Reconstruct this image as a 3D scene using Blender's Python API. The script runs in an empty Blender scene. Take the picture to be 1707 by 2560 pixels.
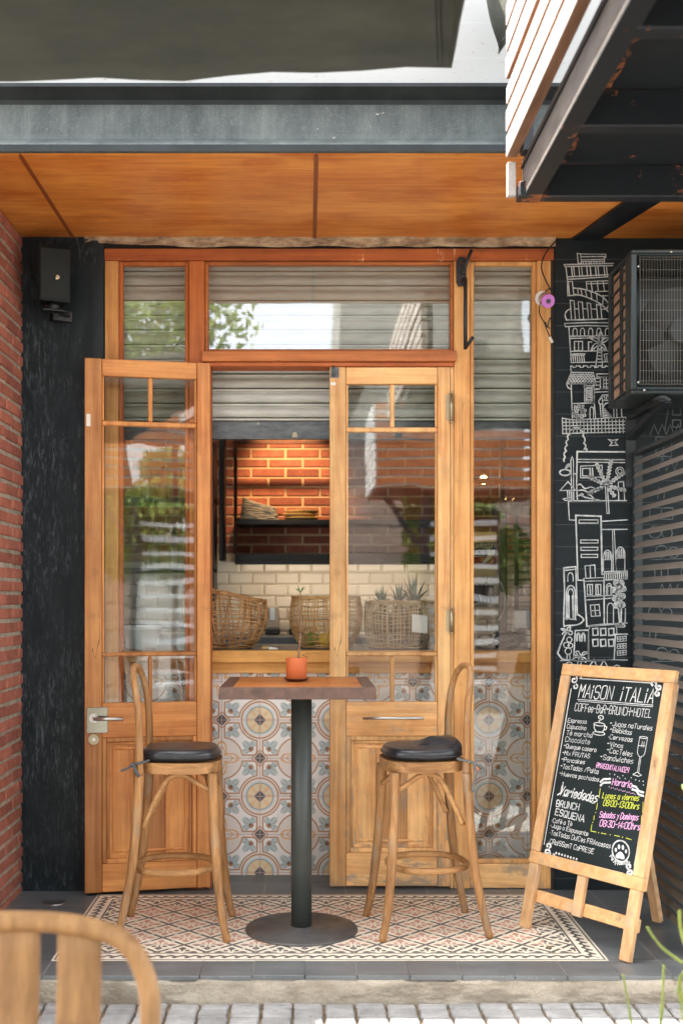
import bpy, bmesh, math, random
from mathutils import Vector, Matrix, noise
random.seed(7)
R = math.radians
SC = bpy.context.scene
COL = SC.collection
PI = math.pi
# ---------------------------------------------------------------- measuring helpers (camera at 0,0,CZ looking along +Y)
F, CX, CY, CZ = 2798.0, 765.0, 1500.0, 1.44
K = 1707 / 1568
def S(sx, sy, Y): return Vector(((sx - CX) * Y / F, Y, CZ - (sy - CY) * Y / F))
def D(dx, dy, Y): return S(dx * K, dy * K, Y)
def DX(dx, Y): return (dx * K - CX) * Y / F
def DZ(dy, Y): return CZ - (dy * K - CY) * Y / F
def SX(sx, Y): return (sx - CX) * Y / F
def SZ(sy, Y): return CZ - (sy - CY) * Y / F
def lin(c):
    c = c / 255
    return c / 12.92 if c <= .04045 else ((c + .055) / 1.055) ** 2.4
def rgb(r, g, b): return (lin(r), lin(g), lin(b), 1)
# ---------------------------------------------------------------- node expressions
class E:
    def __init__(s, t, sock): s.t, s.s = t, sock
    def _m(s, op, *a):
        n = s.t.nodes.new('ShaderNodeMath'); n.operation = op
        for i, v in enumerate((s,) + a):
            if isinstance(v, E): s.t.links.new(v.s, n.inputs[i])
            else: n.inputs[i].default_value = v
        return E(s.t, n.outputs[0])
    def __add__(s, o): return s._m('ADD', o)
    __radd__ = __add__
    def __sub__(s, o): return s._m('SUBTRACT', o)
    def __rsub__(s, o): return (s * -1) + o
    def __mul__(s, o): return s._m('MULTIPLY', o)
    __rmul__ = __mul__
    def __truediv__(s, o): return s._m('DIVIDE', o)
    def __neg__(s): return s * -1
    def abs(s): return s._m('ABSOLUTE')
    def min(s, o): return s._m('MINIMUM', o)
    def max(s, o): return s._m('MAXIMUM', o)
    def smin(s, o, k): return s._m('SMOOTH_MIN', o, k)
    def pp(s, k): return s._m('PINGPONG', k)
    def fract(s): return s._m('FRACT')
    def floor(s): return s._m('FLOOR')
    def sin(s): return s._m('SINE')
    def cos(s): return s._m('COSINE')
    def sqrt(s): return s._m('SQRT')
    def pow(s, k): return s._m('POWER', k)
    def atan2(s, o): return s._m('ARCTAN2', o)
    def lt(s, e, w=.01):      # soft mask, 1 where s < e
        n = s.t.nodes.new('ShaderNodeMapRange'); n.interpolation_type = 'SMOOTHSTEP'
        s.t.links.new(s.s, n.inputs[0])
        n.inputs[1].default_value = e - w; n.inputs[2].default_value = e + w
        n.inputs[3].default_value = 1; n.inputs[4].default_value = 0
        return E(s.t, n.outputs[0])
    def gt(s, e, w=.01): return 1 - s.lt(e, w)
    def rng(s, a, b, c=0, d=1):
        n = s.t.nodes.new('ShaderNodeMapRange'); s.t.links.new(s.s, n.inputs[0])
        for i, v in enumerate((a, b, c, d)): n.inputs[i + 1].default_value = v
        return E(s.t, n.outputs[0])
def elen(a, b): return (a * a + b * b).sqrt()
class Mat:
    def __init__(s, name):
        s.m = bpy.data.materials.new(name); s.m.use_nodes = True
        s.t = s.m.node_tree; s.t.nodes.clear()
        s.out = s.t.nodes.new('ShaderNodeOutputMaterial')
        s.b = s.t.nodes.new('ShaderNodeBsdfPrincipled')
        s.t.links.new(s.b.outputs[0], s.out.inputs[0])
        s.co = s.t.nodes.new('ShaderNodeTexCoord')
    def n(s, kind): return s.t.nodes.new(kind)
    def xyz(s, which='Object'):
        n = s.n('ShaderNodeSeparateXYZ'); s.t.links.new(s.co.outputs[which], n.inputs[0])
        return [E(s.t, n.outputs[i]) for i in range(3)]
    def island(s):
        return E(s.t, s.n('ShaderNodeNewGeometry').outputs['Random Per Island'])
    def vec(s, scale=(1, 1, 1), isl=0):
        mp = s.n('ShaderNodeMapping'); s.t.links.new(s.co.outputs['Object'], mp.inputs[0])
        mp.inputs['Scale'].default_value = scale
        if isl:
            r = s.island() * isl
            cb = s.n('ShaderNodeCombineXYZ')
            for i in range(3): s.t.links.new(r.s, cb.inputs[i])
            s.t.links.new(cb.outputs[0], mp.inputs[1])
        return mp.outputs[0]
    def noise(s, scale, v=None, detail=5, rough=.55, dist=0):
        n = s.n('ShaderNodeTexNoise'); n.inputs['Scale'].default_value = scale
        n.inputs['Detail'].default_value = detail; n.inputs['Roughness'].default_value = rough
        n.inputs['Distortion'].default_value = dist
        s.t.links.new(v if v is not None else s.co.outputs['Object'], n.inputs['Vector'])
        return E(s.t, n.outputs[0])
    def vor(s, scale, v=None, feature='F1', out='Distance'):
        n = s.n('ShaderNodeTexVoronoi'); n.feature = feature; n.inputs['Scale'].default_value = scale
        s.t.links.new(v if v is not None else s.co.outputs['Object'], n.inputs['Vector'])
        return E(s.t, n.outputs[out])
    def mix(s, f, a, b):
        n = s.n('ShaderNodeMix'); n.data_type = 'RGBA'
        for i, v in ((0, f), (6, a), (7, b)):
            if isinstance(v, E): s.t.links.new(v.s, n.inputs[i])
            else: n.inputs[i].default_value = v
        return E(s.t, n.outputs[2])
    def val(s, col, f):       # brightness by factor expression
        n = s.n('ShaderNodeHueSaturation'); 
        if isinstance(col, E): s.t.links.new(col.s, n.inputs['Color'])
        else: n.inputs['Color'].default_value = col
        s.t.links.new(f.s, n.inputs['Value'])
        return E(s.t, n.outputs[0])
    def set(s, base=None, rough=None, metal=None, spec=None, **kw):
        for k, v in (('Base Color', base), ('Roughness', rough), ('Metallic', metal), ('Specular IOR Level', spec)):
            if v is None: continue
            if isinstance(v, E): s.t.links.new(v.s, s.b.inputs[k])
            else: s.b.inputs[k].default_value = v
        return s
    def bump(s, h, strength=.3, dist=.003):
        n = s.n('ShaderNodeBump'); n.inputs['Strength'].default_value = strength; n.inputs['Distance'].default_value = dist
        s.t.links.new(h.s, n.inputs['Height']); s.t.links.new(n.outputs[0], s.b.inputs['Normal'])
        return s
def pm(name, c, rough=.6, metal=0, c2=None, nscale=6, nbias=(.35, .65), bump=None, spec=.5, stretch=(1, 1, 1)):
    m = Mat(name); v = m.vec(stretch)
    col = c
    if c2:
        f = m.noise(nscale, v, 6, .6).rng(*nbias)
        col = m.mix(f, c, c2)
    m.set(col, rough, metal, spec)
    if bump: m.bump(m.noise(bump[0], v, 5, .6), bump[1], bump[2])
    return m.m
def wood(name, light, dark, axis='z', rough=.5, fine=1.0, tone=.25, weather=None, wmask=None, knots=True, spec=.4, coat=0):
    m = Mat(name)
    st = [26 * fine] * 3; st['xyz'.index(axis)] = 1.3 * fine
    v = m.vec(st, 37.0)
    g = m.noise(1.0, v, 6, .62, .6)
    st2 = [150 * fine] * 3; st2['xyz'.index(axis)] = 4 * fine
    fi = m.noise(1.0, m.vec(st2, 11.0), 3, .6)
    big = m.noise(2.2, m.vec((1, 1, 1), 5.0), 3)
    f = (g.rng(.34, .66) * .75 + fi.rng(.3, .7) * .34 + big.rng(.35, .65) * .42 - .26)
    f = f.max(0).min(1)
    col = m.mix(f, light, dark)
    if knots:
        sk = [3.2] * 3; sk['xyz'.index(axis)] = 1.5
        kd = m.vor(1.0, m.vec(sk, 19.0))
        km = kd.lt(.045, .03)
        col = m.mix(km * .8, col, rgb(70, 38, 18))
        # splits along the grain
        sk = [14] * 3; sk['xyz'.index(axis)] = .8
        cr = m.noise(1.0, m.vec(sk, 23.0), 2, .4)
        col = m.mix((cr - .5).abs().lt(.0022, .002) * m.noise(3.0).gt(.58, .03) * .75, col, rgb(60, 34, 18))
    if weather:
        wf = m.noise(5.0, m.vec((3, 3, 1) if axis == 'z' else (1, 3, 3), 7), 6, .7).rng(.5, .62) * .6
        if wmask: wf = wmask(m, wf)
        col = m.mix(wf.max(0).min(1), col, weather)
    isl = m.island()
    pat = m.noise(4.5, m.vec((1, 1, 1), 13.0), 4, .65)
    grime = m.noise(13, None, 5, .7).gt(.60, .05) * m.noise(2.6, None, 3, .5).rng(.42, .6)
    col = m.mix(grime * .2, col, rgb(96, 70, 50))
    col = m.val(col, isl.rng(0, 1, 1 - tone, 1 + tone * .55) * pat.rng(.3, .7, .84, 1.12))
    m.set(col, (rough + fi * .2), 0, spec)
    if coat: m.b.inputs['Coat Weight'].default_value = coat; m.b.inputs['Coat Roughness'].default_value = .22
    m.bump(fi * .6 + g * .4, .25, .0015)
    return m.m
# ---------------------------------------------------------------- geometry
def cr(pts, n=8, closed=False):
    pts = [Vector(p) for p in pts]; out = []; N = len(pts)
    segs = N if closed else N - 1
    for i in range(segs):
        p1, p2 = pts[i], pts[(i + 1) % N]
        p0 = pts[i - 1] if (i > 0 or closed) else p1 * 2 - p2
        p3 = pts[(i + 2) % N] if (i + 2 < N or closed) else p2 * 2 - p1
        for k in range(n):
            t = k / n
            out.append(.5 * ((2 * p1) + (p2 - p0) * t + (2 * p0 - 5 * p1 + 4 * p2 - p3) * t * t + (3 * p1 - p0 - 3 * p2 + p3) * t ** 3))
    if not closed: out.append(pts[-1])
    return out
class MB:
    def __init__(s): s.bm = bmesh.new(); s.mi = 0
    def face(s, vs, smooth=False):
        try:
            f = s.bm.faces.new(vs); f.material_index = s.mi; f.smooth = smooth; return f
        except ValueError: return None
    def v(s, p): return s.bm.verts.new(p)
    def quad(s, *p, smooth=False): return s.face([s.v(q) for q in p], smooth)
    def hexa(s, p, bev=0, seg=1):      # p: 8 corners, bottom 4 then top 4
        vs = [s.v(q) for q in p]
        fs = [s.face([vs[i] for i in ix]) for ix in ((3, 2, 1, 0), (4, 5, 6, 7), (0, 1, 5, 4), (1, 2, 6, 5), (2, 3, 7, 6), (3, 0, 4, 7))]
        if bev:
            es = list({e for f in fs for e in f.edges})
            r = bmesh.ops.bevel(s.bm, geom=es, offset=bev, segments=seg, affect='EDGES', profile=.5, clamp_overlap=True)
            for f in r['faces']: f.material_index = s.mi
        return s
    def box(s, x0, x1, y0, y1, z0, z1, bev=0, M=None, seg=1):
        p = [Vector(q) for q in ((x0, y0, z0), (x1, y0, z0), (x1, y1, z0), (x0, y1, z0), (x0, y0, z1), (x1, y0, z1), (x1, y1, z1), (x0, y1, z1))]
        if M: p = [M @ q for q in p]
        return s.hexa(p, bev, seg)
    def bar(s, a, b, w, h, up=(0, 0, 1), bev=0):
        a, b = Vector(a), Vector(b); d = (b - a).normalized(); u = Vector(up)
        sd = d.cross(u).normalized(); u = sd.cross(d)
        q = lambda c, i, j: c + sd * (i * w / 2) + u * (j * h / 2)
        return s.hexa([q(a, -1, -1), q(a, 1, -1), q(b, 1, -1), q(b, -1, -1), q(a, -1, 1), q(a, 1, 1), q(b, 1, 1), q(b, -1, 1)], bev)
    def tube(s, pts, r, seg=10, closed=False, smooth=True, flat=1.0):
        pts = [Vector(p) for p in pts]; N = len(pts)
        rr = r if isinstance(r, (list, tuple)) else [r] * N
        if len(rr) != N:
            rr = [rr[0] + (rr[-1] - rr[0]) * i / (N - 1) for i in range(N)] if len(rr) == 2 else [rr[min(int(i * len(rr) / N), len(rr) - 1)] for i in range(N)]
        tan = lambda i: ((pts[(i + 1) % N] - pts[i - 1]) if closed else (pts[min(i + 1, N - 1)] - pts[max(i - 1, 0)])).normalized()
        t0 = tan(0); nrm = t0.orthogonal().normalized()
        rings = []; pt = t0
        for i in range(N):
            t = tan(i)
            q = pt.rotation_difference(t); nrm = (q @ nrm); nrm = (nrm - t * nrm.dot(t)).normalized(); pt = t
            bn = t.cross(nrm)
            rings.append([s.v(pts[i] + (nrm * math.cos(2 * PI * k / seg) + bn * math.sin(2 * PI * k / seg) * flat) * rr[i]) for k in range(seg)])
        for i in range(N if closed else N - 1):
            a, b = rings[i], rings[(i + 1) % N]
            off = 0
            if closed and i == N - 1:
                off = min(range(seg), key=lambda o: (a[0].co - b[o].co).length)
            for k in range(seg):
                s.face([a[k], a[(k + 1) % seg], b[(k + 1 + off) % seg], b[(k + off) % seg]], smooth)
        if not closed:
            s.face(rings[0][::-1]); s.face(rings[-1])
        return s
    def lathe(s, prof, c=(0, 0, 0), seg=24, M=None, smooth=True, cap=True):
        c = Vector(c); rings = []
        for (r, z) in prof:
            ring = []
            for k in range(seg):
                p = Vector((r * math.cos(2 * PI * k / seg), r * math.sin(2 * PI * k / seg), z))
                if M: p = M @ p
                ring.append(s.v(c + p))
            rings.append(ring)
        for a, b in zip(rings, rings[1:]):
            for k in range(seg): s.face([a[k], a[(k + 1) % seg], b[(k + 1) % seg], b[k]], smooth)
        if cap: s.face(rings[0][::-1]); s.face(rings[-1])
        return s
    def loft(s, rings, smooth=False, cap=True):
        V = [[s.v(p) for p in r] for r in rings]
        n = len(V[0])
        for a, b in zip(V, V[1:]):
            for k in range(n): s.face([a[k], a[(k + 1) % n], b[(k + 1) % n], b[k]], smooth)
        if cap: s.face(V[0][::-1]); s.face(V[-1])
        return s
    def sphere(s, c, r, seg=12, sc=(1, 1, 1)):
        n = seg // 2 + 1
        return s.lathe([(max(1e-4, r * math.sin(PI * i / n)) , -r * math.cos(PI * i / n)) for i in range(n + 1)], c, seg, Matrix.Diagonal((sc[0], sc[1], sc[2])).to_3x3())
    def prism(s, poly, ext, bev=0):     # poly: 3D points, ext: vector
        ext = Vector(ext); a = [s.v(p) for p in poly]; b = [s.v(Vector(p) + ext) for p in poly]
        n = len(a); fs = [s.face(a[::-1]), s.face(b)]
        for i in range(n): fs.append(s.face([a[i], a[(i + 1) % n], b[(i + 1) % n], b[i]]))
        if bev:
            es = list({e for f in fs if f for e in f.edges})
            r = bmesh.ops.bevel(s.bm, geom=es, offset=bev, segments=1, affect='EDGES', clamp_overlap=True)
            for f in r['faces']: f.material_index = s.mi
        return s
    def ribbon(s, pts, w, fr):          # fr: function (u,v)->3D ; pts 2D ; flat paint stroke
        P = [Vector(p[:2]) for p in pts]
        Q = [P[0]]
        for p in P[1:]:
            if (p - Q[-1]).length > 1e-5: Q.append(p)
        if len(Q) < 2: return s
        closed = (Q[0] - Q[-1]).length < 1e-4 and len(Q) > 3
        L, Rr = [], []
        for i, p in enumerate(Q):
            a = Q[i] - Q[i - 1] if i else (Q[-1] - Q[-2] if closed else Q[1] - Q[0])
            b = Q[i + 1] - Q[i] if i < len(Q) - 1 else (Q[1] - Q[0] if closed else Q[-1] - Q[-2])
            a = a.normalized(); b = b.normalized(); t = (a + b)
            t = t.normalized() if t.length > 1e-4 else a
            nn = Vector((-t.y, t.x)); k = max(.45, nn.dot(Vector((-a.y, a.x))))
            ww = w / 2 / k * (1 + .18 * math.sin(i * 1.7 + p.x * 40))
            e0 = a * (w * .35) if (i == 0 and not closed) else Vector((0, 0))
            e1 = b * (w * .35) if (i == len(Q) - 1 and not closed) else Vector((0, 0))
            q = p - e0 + e1
            L.append(s.v(fr(q + nn * ww))); Rr.append(s.v(fr(q - nn * ww)))
        for i in range(len(Q) - 1): s.face([L[i], Rr[i], Rr[i + 1], L[i + 1]])
        return s
    def poly(s, pts, fr): s.face([s.v(fr(Vector(p))) for p in pts]); return s
    def build(s, name, mats, parent=None, local=False, recalc=True):
        if recalc: bmesh.ops.recalc_face_normals(s.bm, faces=s.bm.faces[:])
        me = bpy.data.meshes.new(name)
        if parent is not None and not local:
            W = wmat(parent).inverted(); s.bm.transform(W)
        s.bm.to_mesh(me); s.bm.free()
        for m in (mats if isinstance(mats, (list, tuple)) else [mats]): me.materials.append(m)
        o = bpy.data.objects.new(name, me); COL.objects.link(o)
        if parent is not None: o.parent = parent
        return o
def wmat(o):
    m = Matrix.LocRotScale(o.location, o.rotation_euler, o.scale)
    return wmat(o.parent) @ m if o.parent else m
def tag(o, label=None, cat=None, group=None, kind=None):
    if label: o['label'] = label
    if cat: o['category'] = cat
    if group: o['group'] = group
    if kind: o['kind'] = kind
    return o
def thing(name, label, cat, loc=(0, 0, 0), rz=0, group=None):
    o = bpy.data.objects.new(name, None); COL.objects.link(o); o.location = loc; o.rotation_euler = (0, 0, rz)
    o.empty_display_size = .1
    return tag(o, label, cat, group)
def copy_tree(o, parent=None):
    kids = [c for c in bpy.data.objects if c.parent == o]
    c = o.copy(); COL.objects.link(c); c.parent = parent
    for k in kids: copy_tree(k, c)
    return c
# ---------------------------------------------------------------- stroke lettering: digit pairs x,y ; 2 baseline, 6 x-height, 8 cap
FONT = {'A': '022842 1434', 'B': '0208384746350 5', 'C': '4738180703123243', 'D': '02082847432202', 'E': '48080242 0535', 'F': '480802 0535',
 'G': '47381807031232434525', 'H': '0208 4248 0545', 'I': '2228', 'J': '4843321203', 'K': '0208 480542', 'L': '080242', 'M': '0208254842',
 'N': '02084248', 'O': '180703123243473818', 'P': '02083847463505', 'Q': '180703123243473818 2442', 'R': '02083847463505 2542',
 'S': '473818070615354443321203', 'T': '0848 2822', 'U': '080312324348', 'V': '082248', 'W': '0812253248', 'X': '0842 4802',
 'Y': '082548 2522', 'Z': '08480242', '¡': '2226 2728',
 'a': '36160503122234 3632', 'b': '0802 0516263533221203', 'c': '3526160503122233', 'd': '3832 3526160503122233', 'e': '04343526160503122233',
 'f': '38281712 0626', 'g': '3526160503122233 36312010', 'h': '0802 0516263532', 'i': '1612 1718', 'j': '161000 1718', 'k': '0802 360432',
 'l': '1812', 'm': '0602 05162522 25364542', 'n': '0602 0516263532', 'o': '160503122233352616', 'p': '0600 0516263533221203',
 'q': '3630 3526160503122233', 'r': '0602 04152636', 's': '3616051424331202', 't': '18132232 0636', 'u': '0603122233 3632', 'v': '061236',
 'w': '0612243246', 'x': '0632 3602', 'y': '0624 3610', 'z': '06360232', 'é': '04343526160503122233 1728', 'è': '04343526160503122233 1827',
 '0': '180703123243473818', '1': '162822', '2': '07183847460242', '3': '0848254443321203', '4': '32380444',
 '8': '15060718384746351504031232434435', '9': '46351506071838474632', '-': '0535', '~': '05162536', ':': '1314 1617', '.': '1213',
 '@': '352514233445473818070312 32', '/': '0248', '·': '1415', ' ': ''}
FONT['B'] = '02083847463505 3544433202'
FONT['@'] = '35251514243435 353445473818070312 32'.replace(' 32', '32')
def text_strokes(txt, p0, p1, h, slant=.08, jit=.12):
    """2D strokes of txt running from p0 to p1 (baseline), cap height h"""
    gl = []; x = 0
    for ch in txt:
        st = [[(int(t[i]), int(t[i + 1])) for i in range(0, len(t) - 1, 2)] for t in FONT.get(ch, '').split()]
        xs = [q[0] for t in st for q in t]
        if not xs: x += 2.6; continue
        w = max(max(xs) - min(xs), .6)
        gl.append((x - min(xs), st)); x += w + 1.55
    x -= 1.55
    p0, p1 = Vector(p0), Vector(p1); d = p1 - p0; L = d.length; d.normalize(); n = Vector((-d.y, d.x))
    out = []; rnd = random.Random(txt)
    for (ox, st) in gl:
        jy = rnd.uniform(-jit, jit)
        for t in st:
            q = []
            for (a, b) in t:
                yy = (b - 2 + jy) / 6 * h
                xx = (ox + a + rnd.uniform(-jit, jit)) / x * L + yy * slant
                q.append(p0 + d * xx + n * yy)
            if len(q) >= 5:
                cl = (Vector(t[0]) - Vector(t[-1])).length < .1
                q = [v.to_2d() for v in cr([v.to_3d() for v in (q[:-1] if cl else q)], 3, cl)]
                if cl: q.append(q[0].copy())
            out.append(q)
    return out
# ================================================================ MATERIALS
W_OR = wood('door_wood_orange', rgb(220, 154, 86), rgb(176, 106, 52), 'z', .45, tone=.34, coat=.25)
W_ORX = wood('door_wood_orange_across', rgb(220, 154, 86), rgb(180, 108, 54), 'x', .45, coat=.25)
lowmask = lambda m, wf: wf * m.xyz()[2].rng(.1, 1.2, 1.6, .25)
W_PALE = wood('door_wood_weathered', rgb(238, 192, 130), rgb(198, 138, 82), 'z', .55, weather=rgb(160, 138, 115), wmask=lowmask)
W_PALEX = wood('door_wood_weathered_across', rgb(238, 190, 128), rgb(198, 138, 82), 'x', .55, weather=rgb(160, 138, 115), wmask=lowmask)
W_POST = wood('post_wood_honey', rgb(230, 178, 112), rgb(194, 132, 72), 'z', .5, tone=.12, weather=rgb(170, 140, 110), wmask=lambda m, wf: wf * m.xyz()[2].rng(.0, .9, 1.5, 0))
W_RED = wood('header_wood_red', rgb(188, 104, 54), rgb(150, 76, 38), 'x', .5, tone=.1, weather=rgb(222, 186, 150), wmask=lambda m, wf: m.noise(1.0, m.vec((20, 2, 1.2)), 3, .6).gt(.64, .015) * m.xyz()[0].gt(.1, .2) * m.noise(30).rng(.4, .6))
W_REDZ = wood('post_wood_red', rgb(198, 116, 58), rgb(160, 84, 40), 'z', .5, tone=.1)
W_RAIL = wood('rail_wood_brown', rgb(200, 122, 66), rgb(154, 88, 46), 'x', .5, tone=.1)
W_OAK = wood('bentwood_oak', rgb(190, 140, 86), rgb(120, 78, 42), 'z', .5, 1.6, tone=.1, knots=False, weather=rgb(150, 130, 105))
W_OAKX = wood('bentwood_oak_across', rgb(190, 142, 90), rgb(126, 84, 46), 'x', .5, 1.6, tone=.1, knots=False)
W_CHAIR = wood('chair_wood', rgb(168, 126, 80), rgb(122, 86, 50), 'z', .5, 1.2, tone=.1, knots=False)
W_EASEL = wood('easel_pine', rgb(226, 186, 138), rgb(194, 144, 94), 'z', .6, 1.2, tone=.12, weather=rgb(186, 160, 132))
W_EASELX = wood('easel_pine_across', rgb(228, 182, 126), rgb(198, 146, 92), 'x', .6, 1.2, tone=.12, weather=rgb(186, 160, 132))
W_BAR = wood('bar_pine', rgb(226, 168, 92), rgb(198, 134, 66), 'x', .45, tone=.08)
W_TABLE = wood('table_plank', rgb(198, 124, 60), rgb(160, 90, 40), 'x', .38, tone=.15, coat=.3)
W_SLAT = wood('whitewashed_slat', rgb(186, 176, 168), rgb(164, 150, 140), 'y', .7, tone=.06, knots=False)
W_SLATBACK = wood('slat_bare_wood', rgb(150, 112, 86), rgb(112, 80, 60), 'y', .7, tone=.1, knots=False)
W_PLY = None
def ply():
    m = Mat('plywood_varnish')
    g = m.noise(1.0, m.vec((2.2, 26, 26), 31), 6, .6, 1.2)
    b = m.noise(1.6, m.vec((1, 2.2, 1), 9), 4, .6)
    pt_ = m.noise(3.4, m.vec((1, 1.6, 1), 4), 5, .6)
    f = (g.rng(.36, .64) * .5 + b.rng(.34, .66) * .55 + pt_.gt(.56, .08) * .3).min(1)
    col = m.mix(f, rgb(242, 166, 80), rgb(198, 110, 42))
    kn = m.vor(1.0, m.vec((2.5, 5, 5), 3)).lt(.05, .04)
    col = m.mix(kn * .5, col, rgb(120, 60, 22))
    col = m.val(col, m.island().rng(0, 1, .82, 1.08))
    m.set(col, .42, 0, .4); m.bump(g, .1, .001)
    return m.m
W_PLY = ply()
W_TRIM = pm('ceiling_batten_wood', rgb(134, 70, 30), .5)
def plaster_black():
    m = Mat('black_paint_plaster')
    v = m.vec((46, 46, 7)); n1 = m.noise(1.0, v, 6, .7); n2 = m.noise(110, m.vec((1, 1, .22)), 4, .7); n3 = m.noise(2.5, None, 4, .6)
    wear = n1.rng(.42, .66) * n2.gt(.53, .07) * n3.rng(.38, .62, .08, 1.0)
    col = m.mix((wear * .7).min(1), rgb(22, 32, 36), rgb(104, 116, 120))
    m.set(col, n2.rng(.3, .7, .38, .62), 0, .3); m.bump(n1 * .3 + n2 * .6, .4, .003)
    return m.m
BLACKPL = plaster_black()
def chalkboard(name, base, joints=None):
    m = Mat(name); n = m.noise(3, m.vec((1, 1, 2)), 6, .65); f = m.noise(60, None, 4, .7)
    col = m.mix(n.rng(.4, .75) * .3, base, rgb(60, 66, 68))
    if joints:
        z = m.xyz()[2]; j = ((z / joints).fract() - .5).abs().lt(.016, .01)
        col = m.mix(j * .35, col, rgb(96, 104, 106))
    m.set(col, n.rng(.3, .7, .45, .65), 0, .25); m.bump(f, .25, .0015)
    return m.m
CHALKW = chalkboard('chalk_wall_black', rgb(17, 26, 29), .11)
CHALKB = chalkboard('chalkboard_slate', rgb(22, 33, 34))
PAINTW = pm('chalk_marker_white', rgb(220, 220, 216), .8, c2=rgb(168, 172, 172), nscale=26, nbias=(.4, .7))
PAINTD = pm('chalk_line_grey', rgb(104, 110, 110), .8, c2=rgb(64, 70, 70), nscale=25)
PAINTM = pm('chalk_line_white', rgb(208, 210, 206), .8, c2=rgb(140, 146, 146), nscale=30, nbias=(.4, .72))
PAINTP = pm('chalk_marker_pink', rgb(236, 178, 220), .8)
PAINTY = pm('chalk_marker_lime', rgb(206, 214, 70), .8)
BRICK = [pm('brick_red', rgb(160, 82, 62), .85, c2=rgb(124, 60, 48), nscale=9, bump=(60, .6, .004))]
def brickmat():
    m = Mat('brick_red_varied'); i = m.island(); n = m.noise(14, None, 6, .65); sp = m.noise(70, None, 3, .6)
    col = m.mix(n.rng(.35, .7), rgb(182, 112, 90), rgb(146, 86, 70))
    col = m.mix(i.gt(.8, .05) * .6, col, rgb(104, 58, 50))
    col = m.mix(sp.gt(.64, .03) * .5, col, rgb(206, 150, 124))
    col = m.val(col, i.rng(0, 1, .78, 1.12))
    m.set(col, .85, 0, .3); m.bump(n * .5 + sp * .6, .7, .004)
    return m.m
BRICKV = brickmat()
MORTAR = pm('mortar_grey', rgb(178, 164, 144), .95, c2=rgb(142, 130, 114), nscale=20, bump=(80, .8, .004))
WHITEWALL = pm('white_paint_wall', rgb(232, 232, 230), .8, c2=rgb(214, 214, 212), nscale=5, bump=(30, .25, .003))
def crackwhite():
    m = Mat('white_boards_chipped'); p = m.xyz()
    n = m.noise(8, m.vec((1, 1, 3)), 6, .7); c = m.noise(30, m.vec((1, 1, 2.5)), 5, .7)
    low = p[2].rng(3.74, 3.86, .9, .0)
    chip = (c.gt(.62, .02) * (n.gt(.52, .05) * .5 + low)).min(1)
    col = m.mix(chip * .8, rgb(160, 159, 155), rgb(140, 118, 98))
    j = ((p[2] / .145 + .2).fract() - .5).abs().lt(.012, .008)
    col = m.mix(j * .5, col, rgb(170, 170, 166))
    m.set(col, .75); m.bump(c, .3, .002); return m.m
CRACKW = crackwhite()
def beamdark():
    m = Mat('dark_painted_steel'); p = m.xyz()
    n = m.noise(1.0, m.vec((5, 5, 2.2)), 6, .7); d = m.noise(160, None, 2, .6); st = m.noise(1.0, m.vec((28, 8, .8)), 4, .65)
    dust = (n.rng(.35, .7) * .5 + d.gt(.58, .05) * .18 + st.rng(.5, .75) * .2).min(1)
    col = m.mix(dust, rgb(52, 58, 57), rgb(112, 117, 112))
    ch = m.noise(24, m.vec((1, 1, 2)), 5, .7).gt(.70, .012)
    col = m.mix(ch * .8, col, rgb(196, 190, 178))
    m.set(col, .6, 0, .4); m.bump(d + n, .15, .001); return m.m
BEAM = beamdark()
LINTEL = pm('weathered_mortar_strip', rgb(202, 182, 150), .95, c2=rgb(134, 112, 88), nscale=14, bump=(30, 1, .01), stretch=(1, 1, 2.5))
def rustblack(name, amt=.6):
    m = Mat(name); n = m.noise(7, None, 7, .75); q = m.noise(26, None, 5, .7)
    f = (n * .6 + q * .4)
    r = f.gt(amt, .012)
    rc = m.mix(q.rng(.35, .7), rgb(150, 92, 52), rgb(96, 54, 36))
    col = m.mix(r, rgb(26, 30, 33), rc)
    m.set(col, r.rng(0, 1, .42, .9), 0, .4); m.bump(r * -1 + q * .4, .5, .003); return m.m
RUSTB = rustblack('black_steel_rusted', .59)
RUSTH = rustblack('black_steel_heavy_rust', .50)
BLACKST = pm('black_steel_paint', rgb(26, 30, 33), .45, c2=rgb(40, 44, 47), nscale=5)
GREYST = pm('grey_dusty_steel', rgb(92, 84, 76), .7, c2=rgb(66, 58, 52), nscale=9, bump=(40, .4, .002), stretch=(2, .6, 2))
SHUT = None
def shutter():
    m = Mat('perforated_galvanised_steel'); p = m.xyz()
    k = 1 / .0062
    a = (p[0] * k); b = (p[2] * k * 1.1547)
    row = b.floor() * .5
    hx = (a + row).fract() - .5; hz = b.fract() - .5
    zz = (p[2] - 2.374) / .0754
    inband = ((zz.fract()) - .5).abs().lt(.33, .03)
    hole = elen(hx, hz * .87).lt(.28, .1) * inband
    n = m.noise(6, m.vec((1, 1, 6)), 5, .6)
    col = m.mix(n.rng(.3, .7), rgb(216, 217, 206), rgb(184, 186, 176))
    col = m.mix(hole * .5, col, rgb(60, 60, 54))
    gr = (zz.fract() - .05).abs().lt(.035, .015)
    col = m.mix(gr * .75, col, rgb(52, 52, 46))  # slat grooves darkened in the colour, standing in for their shade
    m.set(col, .42, .0, .5); return m.m
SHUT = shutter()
GALV = pm('galvanised_bar', rgb(112, 116, 116), .5, .55, c2=rgb(84, 86, 88), nscale=12, stretch=(1, 1, 3))
STEEL = pm('brushed_steel', rgb(205, 205, 200), .28, .95)
BRASS = pm('aged_brass', rgb(170, 158, 130), .35, .8)
CHROME = pm('polished_plate', rgb(150, 152, 138), .14, 1.0)
DARKPL = pm('dark_green_black_plastic', rgb(27, 35, 33), .55, spec=.3, c2=rgb(23, 29, 29), nscale=3)
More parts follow.
